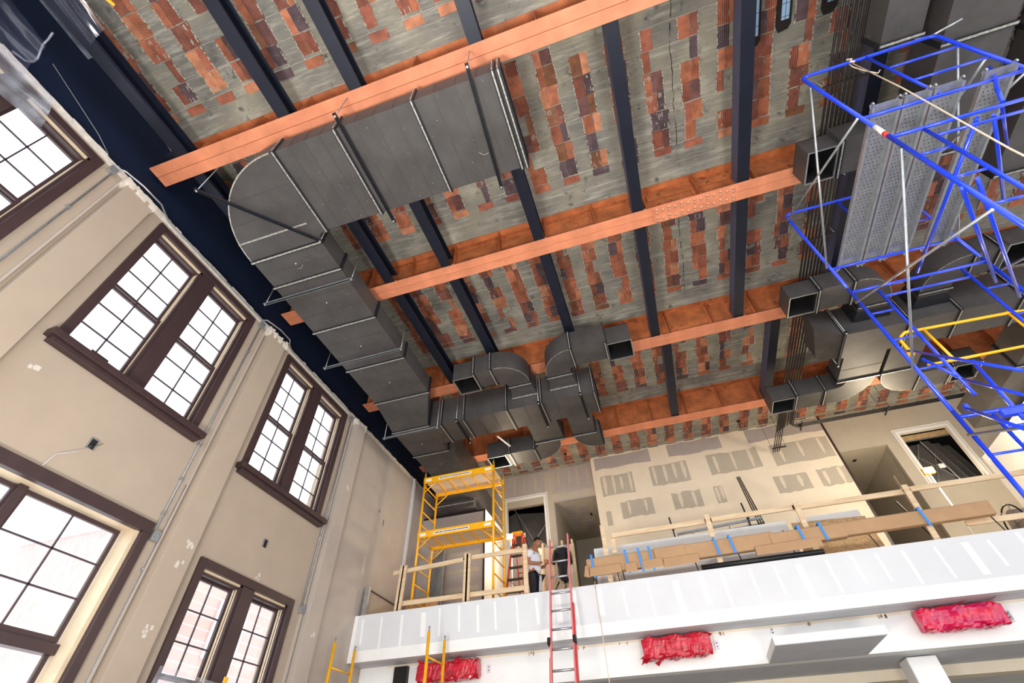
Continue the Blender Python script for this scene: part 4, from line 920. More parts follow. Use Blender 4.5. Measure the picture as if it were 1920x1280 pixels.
def lower(y, z1, z0):
    for x in (XL, XR): build('post', MB().tube([(x, y, z0), (x, y, z1+.012)], R_), 'blue', bs)
    build('top_bar', MB().tube([(XL, y, z1), (XR, y, z1)], .020), 'blue', bs); build('lower_bar', MB().tube([(XL+.045, y, z1-.030), (XR-.045, y, z1-.030)], .016), 'blue', bs)
    for xa, s_ in ((XL, 1), (XR, -1)):
        xi = xa+s_*.045
        build('inner_post', MB().tube([(xi, y, z1-.005), (xi, y, z0+.02)], .018), 'blue', bs)
        z = z1-.068
        while z > z0+.03: build('rung', MB().tube([(xa, y, z), (xi, y, z)], .013), 'blue', bs); z -= .072
upper(Ya, 1.040); upper(Yb, 1.046)
for y in (Ya, Yb):
    lower(y, .735, .435); lower(y, .422, .120); lower(y, .107, -.20)
    for x in (XL, XR):
        build('base_plate', MB().box(x-.012, x+.012, y-.012, y+.012, FZ, FZ+mm(10)).tube([(x, y, FZ), (x, y, -.19)], .018), 'zincd', bs)
        for z in (.428, .113): build('coupling_pin', MB().tube([(x, y, z-.008), (x, y, z+.008)], .019), 'zinc', bs)
build('warning_label', MB().tube([(XL, Ya, .748), (XL, Ya, .778)], .0235), 'stick', bs, label='white and red warning sticker wrapped round the post')
build('warning_label', MB().tube([(XL, Ya, .742), (XL, Ya, .752)], .0237), 'stickr', bs)
def brace(x, za, zb, m='zinc', r=.014):
    build('cross_brace', MB().tube([(x, Ya, za), (x, Yb, zb)], r), m, bs)
for x in (XL-.006, XR+.006):
    brace(x, .985, .822); brace(x, .818, 1.02); brace(x, .696, .524); brace(x, .512, .705); brace(x, .39, .21); brace(x, .22, .39)
build('loose_brace', MB().tube([(XR, Ya, 1.043), (XR+.050, Ya-.010, 1.050)], .013), 'zinc', bs)
build('loose_brace', MB().tube([(XR-.030, Ya, 1.048), (XR, Ya, 1.043)], .010), 'zinc', bs)
build('loose_brace', MB().tube([(XR, Ya, .90), (XR, Yb-.05, 1.01)], .014), 'zinc', bs)
# blue stair stringers and diagonal tubes between the frames
for (a, b, r) in (((.494, Ya, .568), (.718, Yb, .678), .018), ((.519, Ya, .580), (.725, Yb, .632), .018),
                  ((.609, Ya, .721), (.627, Yb, .748), .020), ((.656, Ya, .745), (.755, .60, .810), .017), ((.627, Ya, .716), (.745, .68, .760), .019),
                  ((.509, Yb, .565), (.489, .62, .375), .015), ((.517, Yb, .543), (.545, Yb, .488), .017), ((.545, Yb, .488), (.491, .65, .357), .014),
                  ((.579, Yb, .519), (.573, Yb, .400), .020), ((.518, Yb, .434), (.425, .60, .288), .015)):
    build('diagonal_tube', MB().tube([a, b], r), 'blue', bs)
tag_ = build('walkway_post', MB().tube([(.712, Ya, .856), (.694, Ya, .815), (.676, Ya, .785), (.656, Ya, .742)], .020), 'blue', bs)
build('gusset_box', MB().box(.552, .69, Yb-.005, Yb+.005, .409, .421), 'blue', bs, bevel=.01)
build('clamp', MB().box(.516, .521, Yb-.004, Yb+.004, .432, .441), 'blue', bs)
# planks
PX = [.5185, .563, .612, .660, .700]
for i, (x0, x1) in enumerate(((.515, .556), (.564, .600), (.608, .648), (.680, .722))):
    t = thing('metal_plank', (x0, Ya, .822), ['perforated galvanised plank nearest the pipes on the blue scaffold', 'second perforated galvanised plank from the pipes on the blue scaffold', 'third galvanised plank from the pipes, brightest underside', 'galvanised plank at the right end of the blue scaffold deck'][i], 'plank', 'galvanised scaffold planks')
    z = .825; ya, yb = Ya-.012, Yb+.010
    build('deck_sheet', MB().box(x0, x1, ya, yb, z, z+mm(4)), 'zinc', t)
    for x in (x0, x1): build('side_channel', MB().box(x-mm(6), x+mm(6), ya, yb, z-.0075, z+mm(4)).box(x-mm(16), x+mm(16), ya, yb, z-.0085, z-.0075), 'zinc', t)
    mb = MB(); y = ya+.02; k = 0
    while y < yb-.02:
        for j in range(4): xx = x0+(x1-x0)*(.26+.16*j)+(.003 if k % 2 else 0); mb.box(xx-mm(5), xx+mm(5), y-mm(5), y+mm(5), z-mm(1.5), z)
        y += .0075; k += 1
    build('punched_holes', mb, 'hole', t)['kind'] = 'stuff'
    for x in (x0, x1):
        for y, s_ in ((ya, 1), (yb, -1)): build('hook', MB().tube([(x, y+.006*s_, z-.002), (x, y, z+.003), (x, y-.006*s_, z-.002), (x, y-.005*s_, z-.006)], .011, 6), 'zinc', t)
t = thing('tied_rope', (.56, Ya, 1.04), 'cream rope knotted to the blue top bar and running down to the right', 'rope')
build('rope_line', MB().tube([(.590, Ya, 1.032), (.555, Ya-.030, .82), (.508, Ya-.062, .54), (.472, Ya-.095, .30)], .0075, 6), 'rope', t)
build('rope_tail', MB().tube([(.585, Ya, 1.034), (.583, Ya, 1.015), (.588, Ya, .985), (.600, Ya+.002, .962), (.606, Ya, .968)], .007, 6), 'rope', t)
build('knot', MB().tube([(.586, Ya-.004, 1.047), (.592, Ya-.005, 1.040), (.586, Ya-.004, 1.033), (.592, Ya-.004, 1.028)], .012, 6), 'rope', t)
yg = thing('yellow_guard_rail', (.62, Yb, .52), 'yellow tubular guard rail clamped to the blue scaffold', 'guard rail')
z1, z0, y_ = .610, .534, Yb+.004
build('rail_loop', MB().tube([(.516, y_, .560), (.512, y_, .572), (.512, y_, .592), (.517, y_, .602), (.528, y_, z1), (.700, y_, .604), (.730, y_, .600), (.738, y_, .59), (.738, y_, .53), (.52, y_, .530)], .018), 'yellow', yg)
for x in (.558, .690): build('upright', MB().tube([(x, y_, z1-.002), (x+.003, y_, .532)], .015), 'yellow', yg)
build('clamp', MB().box(.503, .514, y_-.004, y_+.003, .556, .562), 'yellow', yg)

# ================================================================ BALCONY GUARD RAIL, PACKAGES
def gr(name, lab, posts, rails, xb):
    t = thing('timber_guard_rail', (xb, 1.5, .455), lab, 'guard rail')
    for (x, zt, y, tilt) in posts: build('post', MB().bar((x, y, .456), (x+tilt, y, zt), .09, .04, (0, 1, 0)), 'wood', t)
    for (a, b) in rails: build('rail', MB().bar(a, b, .038, .089), 'wood', t)
    return t
gr('l', 'rough pine guard rail with two bars in front of the yellow scaffold', [(-.864, .610, 1.500, .004), (-.855, .608, 1.500, .004), (-.624, .618, 1.500, 0), (-.616, .615, 1.500, 0), (-.420, .618, 1.500, 0)], [((-.900, 1.513, .592), (-.620, 1.513, .604)), ((-.640, 1.513, .606), (-.418, 1.513, .606)), ((-.862, 1.513, .492), (-.418, 1.513, .490))], -.64)
gr('r', 'long pine guard rail behind the cardboard package', [(-.160, .640, 1.500, .0), (-.140, .612, 1.520, .006), (.155, .622, 1.500, .004), (.406, .618, 1.500, .004), (.690, .620, 1.500, .006), (1.0, .62, 1.5, .004)], [((-.136, 1.513, .608), (.17, 1.513, .608)), ((.15, 1.513, .610), (.42, 1.513, .610)), ((.40, 1.513, .608), (.71, 1.513, .607)), ((.69, 1.513, .611), (1.3, 1.513, .611)), ((.78, 1.513, .502), (1.3, 1.513, .502))], .3)
cp = thing('cardboard_package', (.3, 1.49, .50), 'long cardboard wrapped package with blue tape lying along the balcony edge', 'package')
segs = [(-.222, -.02, .538, .488), (-.02, .07, .540, .500), (.06, .31, .540, .494), (.30, .49, .536, .494), (.48, .84, .540, .500)]
for i, (a, b, t_, l_) in enumerate(segs):
    dy = .003*(i % 2); y0 = 1.470-dy; y1 = 1.494+dy
    build('wrapped_section', MB().hexa([(a, y0+.004, l_), (b, y0+.004, l_+.003), (b, y1, l_+.003), (a, y1, l_)], [(a, y0+.002, t_-.004), (b, y0+.002, t_-.002), (b, y1, t_), (a, y1, t_)]), 'card', cp, bevel=.02)
for i, (a, b, z) in enumerate(((-.215, -.12, .492), (-.11, -.075, .490), (-.06, -.0, .492), (.0, .10, .490), (.25, .42, .488))):
    build('lower_flap', MB().hexa([(a, 1.464, z-.012), (b, 1.464, z-.010), (b, 1.476, z-.006), (a, 1.476, z-.006)], [(a+.002, 1.466, z+.014), (b, 1.466, z+.016), (b, 1.48, z+.014), (a, 1.48, z+.014)]), 'card', cp, bevel=.01)
build('end_fold', MB().hexa([(-.232, 1.466, .484), (-.216, 1.464, .478), (-.216, 1.49, .49), (-.230, 1.49, .49)], [(-.226, 1.466, .512), (-.216, 1.464, .514), (-.216, 1.49, .52), (-.224, 1.49, .52)]), 'card', cp)
for x in (-.207, -.105, -.066, -.035, .150, .192, .375, .430, .675):
    zt = .542; zl = .476 if x < 0 else .492
    build('tape_band', MB().hexa([(x+.004, 1.4660, zl), (x+.010, 1.4660, zl), (x+.010, 1.4672, zl), (x+.004, 1.4672, zl)], [(x, 1.4665, zt), (x+.006, 1.4665, zt), (x+.006, 1.4675, zt), (x, 1.4675, zt)]).box(x, x+.006, 1.464, 1.497, zt-.001, zt), 'tape', cp)
tag(build('dark_gap', MB().tube([(.10, 1.490, .473), (.42, 1.490, .473)], .045, 8), 'black'), 'black tube shape standing for the dark gap under the cardboard package', 'tube')  # black shape drawn for the shaded gap below the package
for (x, a, b, lab) in ((-.207, .47, .50, 'leftmost'), (-.133, .47, .495, 'second from the left'), (-.118, .47, .498, 'third from the left'), (.09, .47, .50, 'in the middle'), (.212, .468, .498, 'right of the middle tape bands'), (.35, .468, .535, 'beside the strand board'), (.55, .47, .50, 'under the right half'), (.835, .47, .515, 'at the right end')):
    tag(build('prop_rod', MB().tube([(x, 1.486, .463), (x-.004, 1.500, b+.01)], .010, 6), 'black'), 'short black rod poking up by the cardboard package, %s' % lab, 'rod', 'black rods by the cardboard package')
for i, (a, b, y, z) in enumerate(((-.212, .39, 1.60, .615), (-.19, .36, 1.585, .578), (.44, .62, 1.66, .640))):
    tag(build('drywall_sheet', MB().bar(((a+b)/2, y-.02, .457), ((a+b)/2, y+.02, z), (b-a)*S, .013, (0, 1, 0)) if False else MB().hexa([(a, y-.012, .456), (b, y-.012, .456), (b, y-.010, .456), (a, y-.010, .456)], [(a, y+.016, z), (b, y+.016, z), (b, y+.018, z), (a, y+.018, z)]), 'white2'), ['tall white drywall sheet leaning behind the guard rail', 'lower white drywall sheet in front of the tall one behind the guard rail', 'pale drywall sheet leaning right of the strand board'][i], 'drywall sheet', 'drywall sheets behind the guard rail')
tag(build('strand_board', MB().hexa([(.395, 1.575, .456), (.60, 1.575, .456), (.60, 1.578, .456), (.395, 1.578, .456)], [(.40, 1.60, .600), (.60, 1.60, .590), (.60, 1.603, .590), (.40, 1.603, .600)]), 'osb'), 'tan strand board sheet leaning behind the guard rail', 'board')
for (i, dx) in enumerate((0, .008, .016)):
    tag(build('metal_stud', MB().bar((.318+dx, 1.62, .585), (.402+dx*.7, 2.13, 1.028), .030, .022), 'metalp'), ['leftmost', 'middle', 'rightmost'][i]+' of three dark metal studs leaning on the taped wall', 'metal stud', 'three leaning metal studs')
for (x, z1_, lab) in ((.055, .70, 'left'), (.295, .71, 'right')):
    t = thing('blue_clamp_bar', (x, 1.66, .457), 'dark blue bar clamp standing behind the guard rail, the %s one' % lab, 'clamp')
    build('bar', MB().bar((x+.01, 1.66, .457), (x, 1.66, z1_), .03, .02, (0, 1, 0)), 'blue' if False else 'purlin', t); build('jaw', MB().box(x-.001, x+.007, 1.656, 1.664, .655, .660), 'purlin', t)
t = thing('metal_shelf_frame', (.2, 1.75, .457), 'grey metal rack lying along the wall behind the guard rail', 'rack')
build('rail', MB().bar((.07, 1.70, .655), (.345, 1.70, .668), .03, .05), 'zincd', t); build('rail', MB().bar((.07, 1.70, .640), (.345, 1.70, .650), .02, .02), 'zincd', t)
for x in (.07, .12, .18, .24, .30, .345): build('strut', MB().bar((x, 1.70, .457), (x, 1.70, .66), .02, .02, (0, 1, 0)), 'zincd', t)
t = thing('wire_reel', (.96, 1.62, .457), 'cable reel with spoked sides behind the right end of the cardboard package', 'reel')
build('drum', MB().tube([(.935, 1.60, .515), (1.02, 1.60, .515)], .22, 20), 'gypsg', t)
for x in (.935, 1.02):
    rim = build('rim', MB().tube([(x, 1.60+.052*math.cos(a*math.pi/10), .51+0.052*math.sin(a*math.pi/10)) for a in range(21)], .014, 6), 'black', t)
    for a in range(6): build('spoke', MB().tube([(x-.003, 1.60, .51), (x-.003, 1.60+.05*math.cos(a*math.pi/3), .51+.05*math.sin(a*math.pi/3))], .007, 5), 'zincd', rim)
tag(build('broom_handle', MB().tube([(.745, 1.60, .457), (.724, 1.66, .640)], .014, 6), 'black'), 'dark handle leaning behind the guard rail near the right doorway', 'handle')

# ================================================================ LADDERS
lad = thing('extension_ladder', (-.29, 1.25, FZ), 'red fibreglass extension ladder with metal rungs leaning on the balcony edge', 'ladder')
def lp(z, s_, off=0): 
    t = (z-FZ)/(.612-FZ); return Vector((-.296+s_*(.029+.003*(1-t)), 1.235+.232*t-off, z))
for s_, m in ((-1, 'redfade'), (1, 'red')):
    build('fly_rail', MB().bar(lp(.02, s_, .006), lp(.612 if s_ > 0 else .600, s_, .006), .025, .085, (0, -1, 0)), 'redfade', lad)
    build('base_rail', MB().bar(lp(FZ+.005, s_*1.13), lp(.27 if s_ < 0 else .40, s_*1.13), .022, .085, (0, -1, 0)), m, lad)
    build('rail_lock', MB().bar(lp(.30, s_*1.13, .01), lp(.315, s_*1.13, .01), .05, .10, (0, -1, 0)), 'black', lad)
    build('foot', MB().box(lp(FZ, s_*1.13).x-.007, lp(FZ, s_*1.13).x+.007, 1.225, 1.25, FZ, FZ+.012), 'black', lad)
z = .575
while z > -.2: build('rung', MB().tube([lp(z, -1, .006), lp(z, 1, .006)], .019, 8), 'zinc', lad); z -= .0476
tag(build('pull_cord', MB().tube([(-.205, 1.475, .470), (-.203, 1.47, .33), (-.200, 1.45, .20), (-.195, 1.43, .0)], .007, 5), 'rope'), 'pale yellow cord hanging down the fascia right of the red ladder', 'cord')
stp = thing('step_ladder', (-.56, 1.85, .455), 'orange fibreglass step ladder standing behind the worker', 'ladder')
X0, Y0, T = -.545, 1.82, .805
for s_ in (-1, 1):
    build('front_rail', MB().bar((X0+s_*.045-.01, Y0-.03, .456), (X0+s_*.018, Y0+.03, T), .03, .08, (0, -1, 0)), 'redorange', stp)
    build('rear_rail', MB().bar((X0+s_*.045+.03, Y0+.11, .456), (X0+s_*.018+.005, Y0+.035, T), .025, .05, (0, -1, 0)), 'redorange', stp)
for i in range(7):
    u = (i+.6)/7.6; z = .456+(T-.456)*u; h_ = .045-.027*u; cx = X0-.01*(1-u); cy = Y0-.03+.06*u
    build('step', MB().box(cx-h_, cx+h_, cy-.006, cy+.010, z, z+.005), 'metalp', stp)
    if i % 2 == 0: build('rear_rung', MB().tube([(X0-h_+.03*(1-u), Y0+.11-.075*u, z), (X0+h_+.03*(1-u), Y0+.11-.075*u, z)], .010, 6), 'metalp', stp)
build('top_cap', MB().box(X0-.022, X0+.022, Y0+.018, Y0+.046, T, T+.010), 'yellow', stp, bevel=.01)
build('spreader', MB().bar((X0-.03, Y0, .62), (X0-.022, Y0+.08, .62), .015, .008), 'zincd', stp)

# ================================================================ WORK LIGHTS
def worklight(x, y, z, lab, power, zb=.456):
    t = thing('work_light', (x, y, zb), lab, 'lamp')
    build('stand_pole', MB().tube([(x, y+.012, zb), (x, y+.012, z)], .014, 8), 'stick', t)
    for a in (0, 2.1, 4.2): build('leg', MB().tube([(x, y+.012, zb+.05), (x+.06*math.cos(a), y+.012+.04*math.sin(a), zb+.002)], .010, 6), 'stick', t)
    build('housing', MB().box(x-.018, x+.018, y, y+.014, z-.012, z+.012), 'yellow', t, bevel=.01)
    build('lens', MB().box(x-.015, x+.015, y-.002, y, z-.009, z+.009), 'lens', t)
    l = bpy.data.lights.new('work_lamp', 'POINT'); l.energy = power; l.color = (1, .84, .60); l.shadow_soft_size = .12
    o = bpy.data.objects.new('work_lamp', l); C.objects.link(o); o.parent = t; o.location = W((x, y-.02, z))-W((x, y, zb))
worklight(-.602, 1.93, .838, 'glaring work lamp on a stand beside the orange step ladder', 100)
worklight(1.00, 1.93, .838, 'glaring work lamp in front of the right window opening', 210)

# ================================================================ WORKER
def skin(name, verts, edges, radii, m, parent, root=0, sub=1):
    me = bpy.data.meshes.new(name); me.from_pydata([Vector(v) for v in verts], edges, []); me.materials.append(K[m])
    o = bpy.data.objects.new(name, me); C.objects.link(o); o.parent = parent
    md_ = o.modifiers.new('skin', 'SKIN'); me.skin_vertices[0]
    for i, r in enumerate(radii):
        sv = me.skin_vertices[0].data[i]; sv.radius = r if isinstance(r, tuple) else (r, r); sv.use_root = (i == root)
    md_.use_smooth_shade = True
    s_ = o.modifiers.new('subsurf', 'SUBSURF'); s_.levels = sub; s_.render_levels = sub
    return o
pr = thing('person', (-.452, 1.735, .456), 'worker in white shirt and dark trousers standing by the rail, head bowed over the hands', 'person')
pr.rotation_euler = (0, 0, math.radians(-20))      # faces +X, turned a little to the viewer
V = [(0, 0, .95), (0, 0, 1.12), (-.01, 0, 1.32), (.0, 0, 1.44), (.045, 0, 1.52), (.085, 0, 1.60),   # pelvis..head base
     (0, .19, 1.40), (-.03, .22, 1.14), (.20, .13, 1.10), (.28, .06, 1.12),     # left arm
     (0, -.19, 1.40), (-.03, -.22, 1.14), (.20, -.13, 1.10), (.28, -.05, 1.12),  # right arm
     (0, .09, .90), (.02, .10, .50), (-.01, .10, .09), (.12, .11, .03),
     (0, -.09, .90), (.0, -.10, .50), (-.02, -.10, .09), (.11, -.11, .03)]
Ed = [(0, 1), (1, 2), (2, 3), (3, 4), (4, 5), (3, 6), (6, 7), (7, 8), (8, 9), (3, 10), (10, 11), (11, 12), (12, 13), (0, 14), (14, 15), (15, 16), (16, 17), (0, 18), (18, 19), (19, 20), (20, 21)]
Rd = [(.15, .12), (.14, .11), (.16, .12), (.11, .09), .055, .06, .065, .048, .036, .03, .065, .048, .036, .03, .09, .06, .04, .04, .09, .06, .04, .04]
body = skin('body', V, Ed, Rd, 'skin', pr)
def ell(name, c, r, m, parent, cut=None, rot=0):
    bm = bmesh.new(); bmesh.ops.create_uvsphere(bm, u_segments=20, v_segments=14, radius=1)
    for v in bm.verts:
        v.co = Vector((v.co.x*r[0], v.co.y*r[1], v.co.z*r[2]))
        if cut == 'face': # jaw narrowing and a nose
            if v.co.z < -.02: v.co.y *= 1+v.co.z*2.2; v.co.x += .01
            if v.co.x > r[0]*.9 and abs(v.co.z+.01) < .03: v.co.x += .018
    if cut == 'hair':
        bmesh.ops.delete(bm, geom=[v for v in bm.verts if v.co.x > .035 and v.co.z < .045 or v.co.z < -.05], context='VERTS')
    for f in bm.faces: f.smooth = True
    me = bpy.data.meshes.new(name); bm.to_mesh(me); bm.free(); me.materials.append(K[m])
    o = bpy.data.objects.new(name, me); C.objects.link(o); o.parent = parent; o.location = c; o.rotation_euler = (0, rot, 0); return o
hd = ell('head', (.115, 0, 1.635), (.095, .075, .118), 'skin', pr, 'face', .5)
ell('hair', (.105, 0, 1.648), (.106, .084, .124), 'hair', pr, 'hair', .5)
for s_ in (-1, 1):
    ell('ear', (-.005, s_*.076, -.005), (.022, .01, .032), 'skin', hd); ell('eye', (.082, s_*.03, .02), (.012, .012, .010), 'hair', hd)
ell('mouth', (.092, 0, -.055), (.008, .022, .006), 'stickr', hd)
for s_ in (-1, 1):
    b_ = Vector((.29, s_*.05, 1.12)); vs = [b_, b_+Vector((.05, -s_*.01, .005))]; es = [(0, 1)]; rd = [.028, .036]
    for k in range(4):
        i = len(vs); o_ = (k-1.5)*.02; L_ = (.07, .08, .078, .06)[k]
        vs += [b_+Vector((.085, -s_*.01, .005+o_)), b_+Vector((.085+L_*.45, -s_*.022, .002+o_)), b_+Vector((.085+L_*.7, -s_*.045, -.002+o_))]; es += [(1, i), (i, i+1), (i+1, i+2)]; rd += [.011, .009, .008]
    i = len(vs); vs += [b_+Vector((.04, -s_*.03, .04)), b_+Vector((.075, -s_*.045, .055))]; es += [(0, i), (i, i+1)]; rd += [.012, .010]
    skin('hand', vs, es, rd, 'skin', pr)
skin('shirt', [(0, 0, .86), (0, 0, 1.12), (-.01, 0, 1.32), (.0, 0, 1.45), (0, .19, 1.41), (-.02, .215, 1.24), (0, -.19, 1.41), (-.02, -.215, 1.24)], [(0, 1), (1, 2), (2, 3), (3, 4), (4, 5), (3, 6), (6, 7)], [(.20, .17), (.185, .15), (.185, .14), (.12, .10), .085, .085, .085, .085], 'shirt', pr)
skin('trousers', [(0, 0, .93), (0, .09, .86), (.02, .10, .50), (-.01, .10, .10), (0, -.09, .86), (.0, -.10, .50), (-.02, -.10, .10)], [(0, 1), (1, 2), (2, 3), (0, 4), (4, 5), (5, 6)], [(.165, .135), .115, .085, .065, .115, .085, .065], 'pants', pr)
build('hanging_rag', MB().hexa([(-.437, 1.72, .54), (-.425, 1.722, .54), (-.425, 1.728, .54), (-.437, 1.728, .54)], [(-.433, 1.72, .592), (-.426, 1.722, .592), (-.426, 1.728, .592), (-.433, 1.728, .592)]), 'shirt', None)
tag(bpy.data.objects['hanging_rag'], "pale rag hanging by the worker's hip", 'rag')
# hanging dark clothes on a plywood board
cl = thing('hanging_jacket', (-.385, 1.924, .70), 'black work jacket hanging behind the red ladder', 'jacket')
skin('jacket_cloth', [(0, 0, .35), (0, 0, .05), (-.02, 0, -.35), (-.17, 0, .27), (-.24, 0, -.05), (.17, 0, .27), (.22, 0, -.10), (.10, 0, -.50)], [(0, 1), (1, 2), (0, 3), (3, 4), (0, 5), (5, 6), (2, 7)], [(.12, .06), (.15, .06), (.12, .05), .07, .06, .07, .06, .06], 'jacket', cl)
build('hook', MB().tube([(-.385, 1.922, .745), (-.385, 1.925, .765), (-.385, 1.937, .768)], .008, 6), 'zincd', cl)
build('tool_straps', MB().tube([(-.40, 1.90, .62), (-.415, 1.89, .59), (-.39, 1.89, .575), (-.372, 1.89, .60), (-.385, 1.90, .62)], .02, 6), 'black', cl)
t = thing('plywood_partition', (-.46, 1.95, .456), 'pale plywood partition on pine studs behind the worker', 'partition')
build('sheet', MB().box(-.56, -.335, 1.948, 1.952, .456, .775), 'cream', t)
for x in (-.465, -.425, -.382, -.34): build('stud', MB().box(x-.004, x+.004, 1.936, 1.948, .456, .79), 'wood', t)
build('rail', MB().box(-.56, -.335, 1.938, 1.948, .60, .607), 'wood', t)

# left balcony corner: grey panel, plastic, box
t = thing('metal_framed_panel', (-.99, 1.52, .455), 'beige panel with a metal stud leaning at the left end of the balcony', 'panel')
build('sheet', MB().hexa([(-.985, 1.50, .457), (-.985, 1.70, .457), (-.981, 1.70, .457), (-.981, 1.50, .457)], [(-.985, 1.50, .545), (-.985, 1.70, .545), (-.981, 1.70, .545), (-.981, 1.50, .545)]), 'wall', t)
build('top_edge', MB().box(-.986, -.978, 1.50, 1.70, .545, .549), 'brown', t)
build('stud', MB().box(-.986, -.972, 1.488, 1.502, .457, .552), 'zinc', t)
tag(build('grey_sheet', MB().hexa([(-.90, 1.80, .456), (-.84, 1.78, .456), (-.84, 1.79, .456), (-.90, 1.81, .456)], [(-.93, 1.84, .74), (-.85, 1.80, .79), (-.85, 1.81, .79), (-.93, 1.85, .74)]), 'zincd'), 'crumpled grey metal sheet standing behind the yellow scaffold', 'sheet')
tag(build('cardboard_box', MB().box(-.93, -.84, 1.68, 1.76, .456, .56), 'card', bevel=.01), 'brown cardboard box on the balcony behind the scaffold legs', 'box')

# ================================================================ LOWER WALL FITTINGS
def wrapped(x0, x1, z0, z1, m, lab, seed, sk=0):
    t = thing('wrapped_light', ((x0+x1)/2, 1.54, z0), lab, 'wrapped light fixture', 'plastic wrapped wall fixtures')
    rn = random.Random(seed); bm = bmesh.new(); nx, ns = 34, 20; R0 = []
    L = (x1-x0)*S; hh = (z1-z0)*S/2; dep = .26
    for i in range(nx+1):
        u = i/nx; ring = []
        e = .86+.14*min(1, min(u, 1-u)*8)
        for j in range(ns):
            a = 2*math.pi*j/ns; cx, cz = math.cos(a), math.sin(a)
            px = (abs(cx)**.5)*(1 if cx > 0 else -1)*dep/2; pz = (abs(cz)**.5)*(1 if cz > 0 else -1)*hh
            k = e+rn.uniform(-.06, .06)+.07*math.sin(u*17+seed+j*1.3)+(.06*math.sin(u*31+seed+j*.8))*(.6 if j % 3 else 1)
            ring.append(bm.verts.new(((u-.5)*L+rn.uniform(-.008, .008), -px*k, pz*k+sk*(u-.5)*L)))
        R0.append(ring)
    for i in range(nx):
        for j in range(ns): bm.faces.new((R0[i][j], R0[i][(j+1) % ns], R0[i+1][(j+1) % ns], R0[i+1][j]))
    bm.faces.new(R0[0]); bm.faces.new(R0[-1][::-1]); bmesh.ops.recalc_face_normals(bm, faces=bm.faces)
    for f in bm.faces: f.smooth = False
    me = bpy.data.meshes.new('plastic_wrap'); bm.to_mesh(me); bm.free(); me.materials.append(K[m])
    o = bpy.data.objects.new('plastic_wrap', me); C.objects.link(o); o.parent = t; o.location = W(((x0+x1)/2, 1.536, (z0+z1)/2))-W(((x0+x1)/2, 1.54, z0))
    for k in range(5):
        xx = rn.choice((x0, x1)) if k < 3 else rn.uniform(x0, x1); zz = rn.choice((z0, z1)); s_ = -1 if xx < (x0+x1)/2 else 1
        build('loose_flap', MB().add([(xx-.012*s_, 1.518, zz), (xx+.010*s_, 1.515, zz+rn.uniform(-.012, .012)), (xx+.002*s_, 1.53, zz+rn.uniform(-.018, .018)), (xx-.014*s_, 1.535, zz+.004)], [(0, 1, 2), (0, 2, 3)]), m, t)
    build('back_plate', MB().box((x0+x1)/2-.02, (x0+x1)/2+.02, 1.552, 1.56, (z0+z1)/2-.015, (z0+z1)/2+.015), 'zincd', t)
wrapped(-.778, -.585, .272, .322, 'plasticr', 'red plastic wrapped fixture behind the ground floor yellow scaffold', 3)
wrapped(-.108, .070, .274, .326, 'plasticr', 'crumpled red plastic wrapped fixture right of the red ladder', 8)
wrapped(.560, .738, .276, .326, 'plasticm', 'smooth magenta plastic wrapped fixture at the right', 21)
def plate(x, z, lab, m='outlet', w_=.0055, h_=.0095):
    t = thing('wall_plate', (x, 1.558, z-h_), lab, 'switch plate')
    build('plate', MB().box(x-w_, x+w_, 1.556, 1.5595, z-h_, z+h_), m, t, bevel=.002)
    for k in (-.004, .004): build('slot', MB().box(x-.0015, x+.0015, 1.5552, 1.556, z+k-.001, z+k+.001), 'hole', t)
plate(-.562, .298, 'small white outlet beside the leftmost red wrapped fixture')
plate(.086, .300, 'small white outlet beside the crumpled red wrapped fixture')
plate(.757, .300, 'small dark plate right of the magenta wrapped fixture', 'zincd')
plate(.232, .318, 'tiny white sensor on the wall left of the boxed soffit', 'outlet', .003, .005)
t = thing('wall_speaker', (-.848, 1.55, .275), 'flat black rectangular speaker on the wall left of the red wrapped fixture', 'speaker')
build('cabinet', MB().box(-.868, -.824, 1.545, 1.56, .278, .324), 'black', t); build('grille', MB().box(-.865, -.827, 1.544, 1.545, .281, .321), 'hole', t)

# ---- clear plastic sheets
def sheet(name, corners, lab, seed, n=18, amp=.012):
    rn = random.Random(seed); a, b, c, d = [Vector(q) for q in corners]; vs = []; ph = [rn.uniform(0, 6) for _ in range(4)]
    nrm = (b-a).cross(d-a).normalized()
    for i in range(n+1):
        for j in range(n+1):
            u, v = i/n, j/n; p = a*(1-u)*(1-v)+b*u*(1-v)+c*u*v+d*(1-u)*v
            vs.append(p+nrm*amp*(math.sin(u*11+ph[0]+v*4)+.6*math.sin(v*17+ph[1]-u*6)+.4*math.sin((u+v)*29+ph[2])))
    mb = MB().add(vs, [(i*(n+1)+j, (i+1)*(n+1)+j, (i+1)*(n+1)+j+1, i*(n+1)+j+1) for i in range(n) for j in range(n)], True)
    return tag(build(name, mb, 'clear'), lab, 'plastic sheet')
ps = thing('plastic_sheet', (-.95, -.15, 1.0), 'clear plastic film draped over the navy wall at the top left corner', 'plastic sheet')
def film(nm, corners, m, n=14, amp=.006, seed=1):
    rn = random.Random(seed); a, b, c, d = [Vector(q) for q in corners]; ph = [rn.uniform(0, 6) for _ in range(3)]; nrm = (b-a).cross(d-a).normalized(); vs = []
    for i in range(n+1):
        for j in range(n+1):
            u, v = i/n, j/n; vs.append(a*(1-u)*(1-v)+b*u*(1-v)+c*u*v+d*(1-u)*v+nrm*amp*(math.sin(u*9+ph[0]+v*3)+.5*math.sin(v*19+ph[1])+.3*math.sin((u+v)*27+ph[2])))
    build(nm, MB().add(vs, [(i*(n+1)+j, (i+1)*(n+1)+j, (i+1)*(n+1)+j+1, i*(n+1)+j+1) for i in range(n) for j in range(n)], True), m, ps)
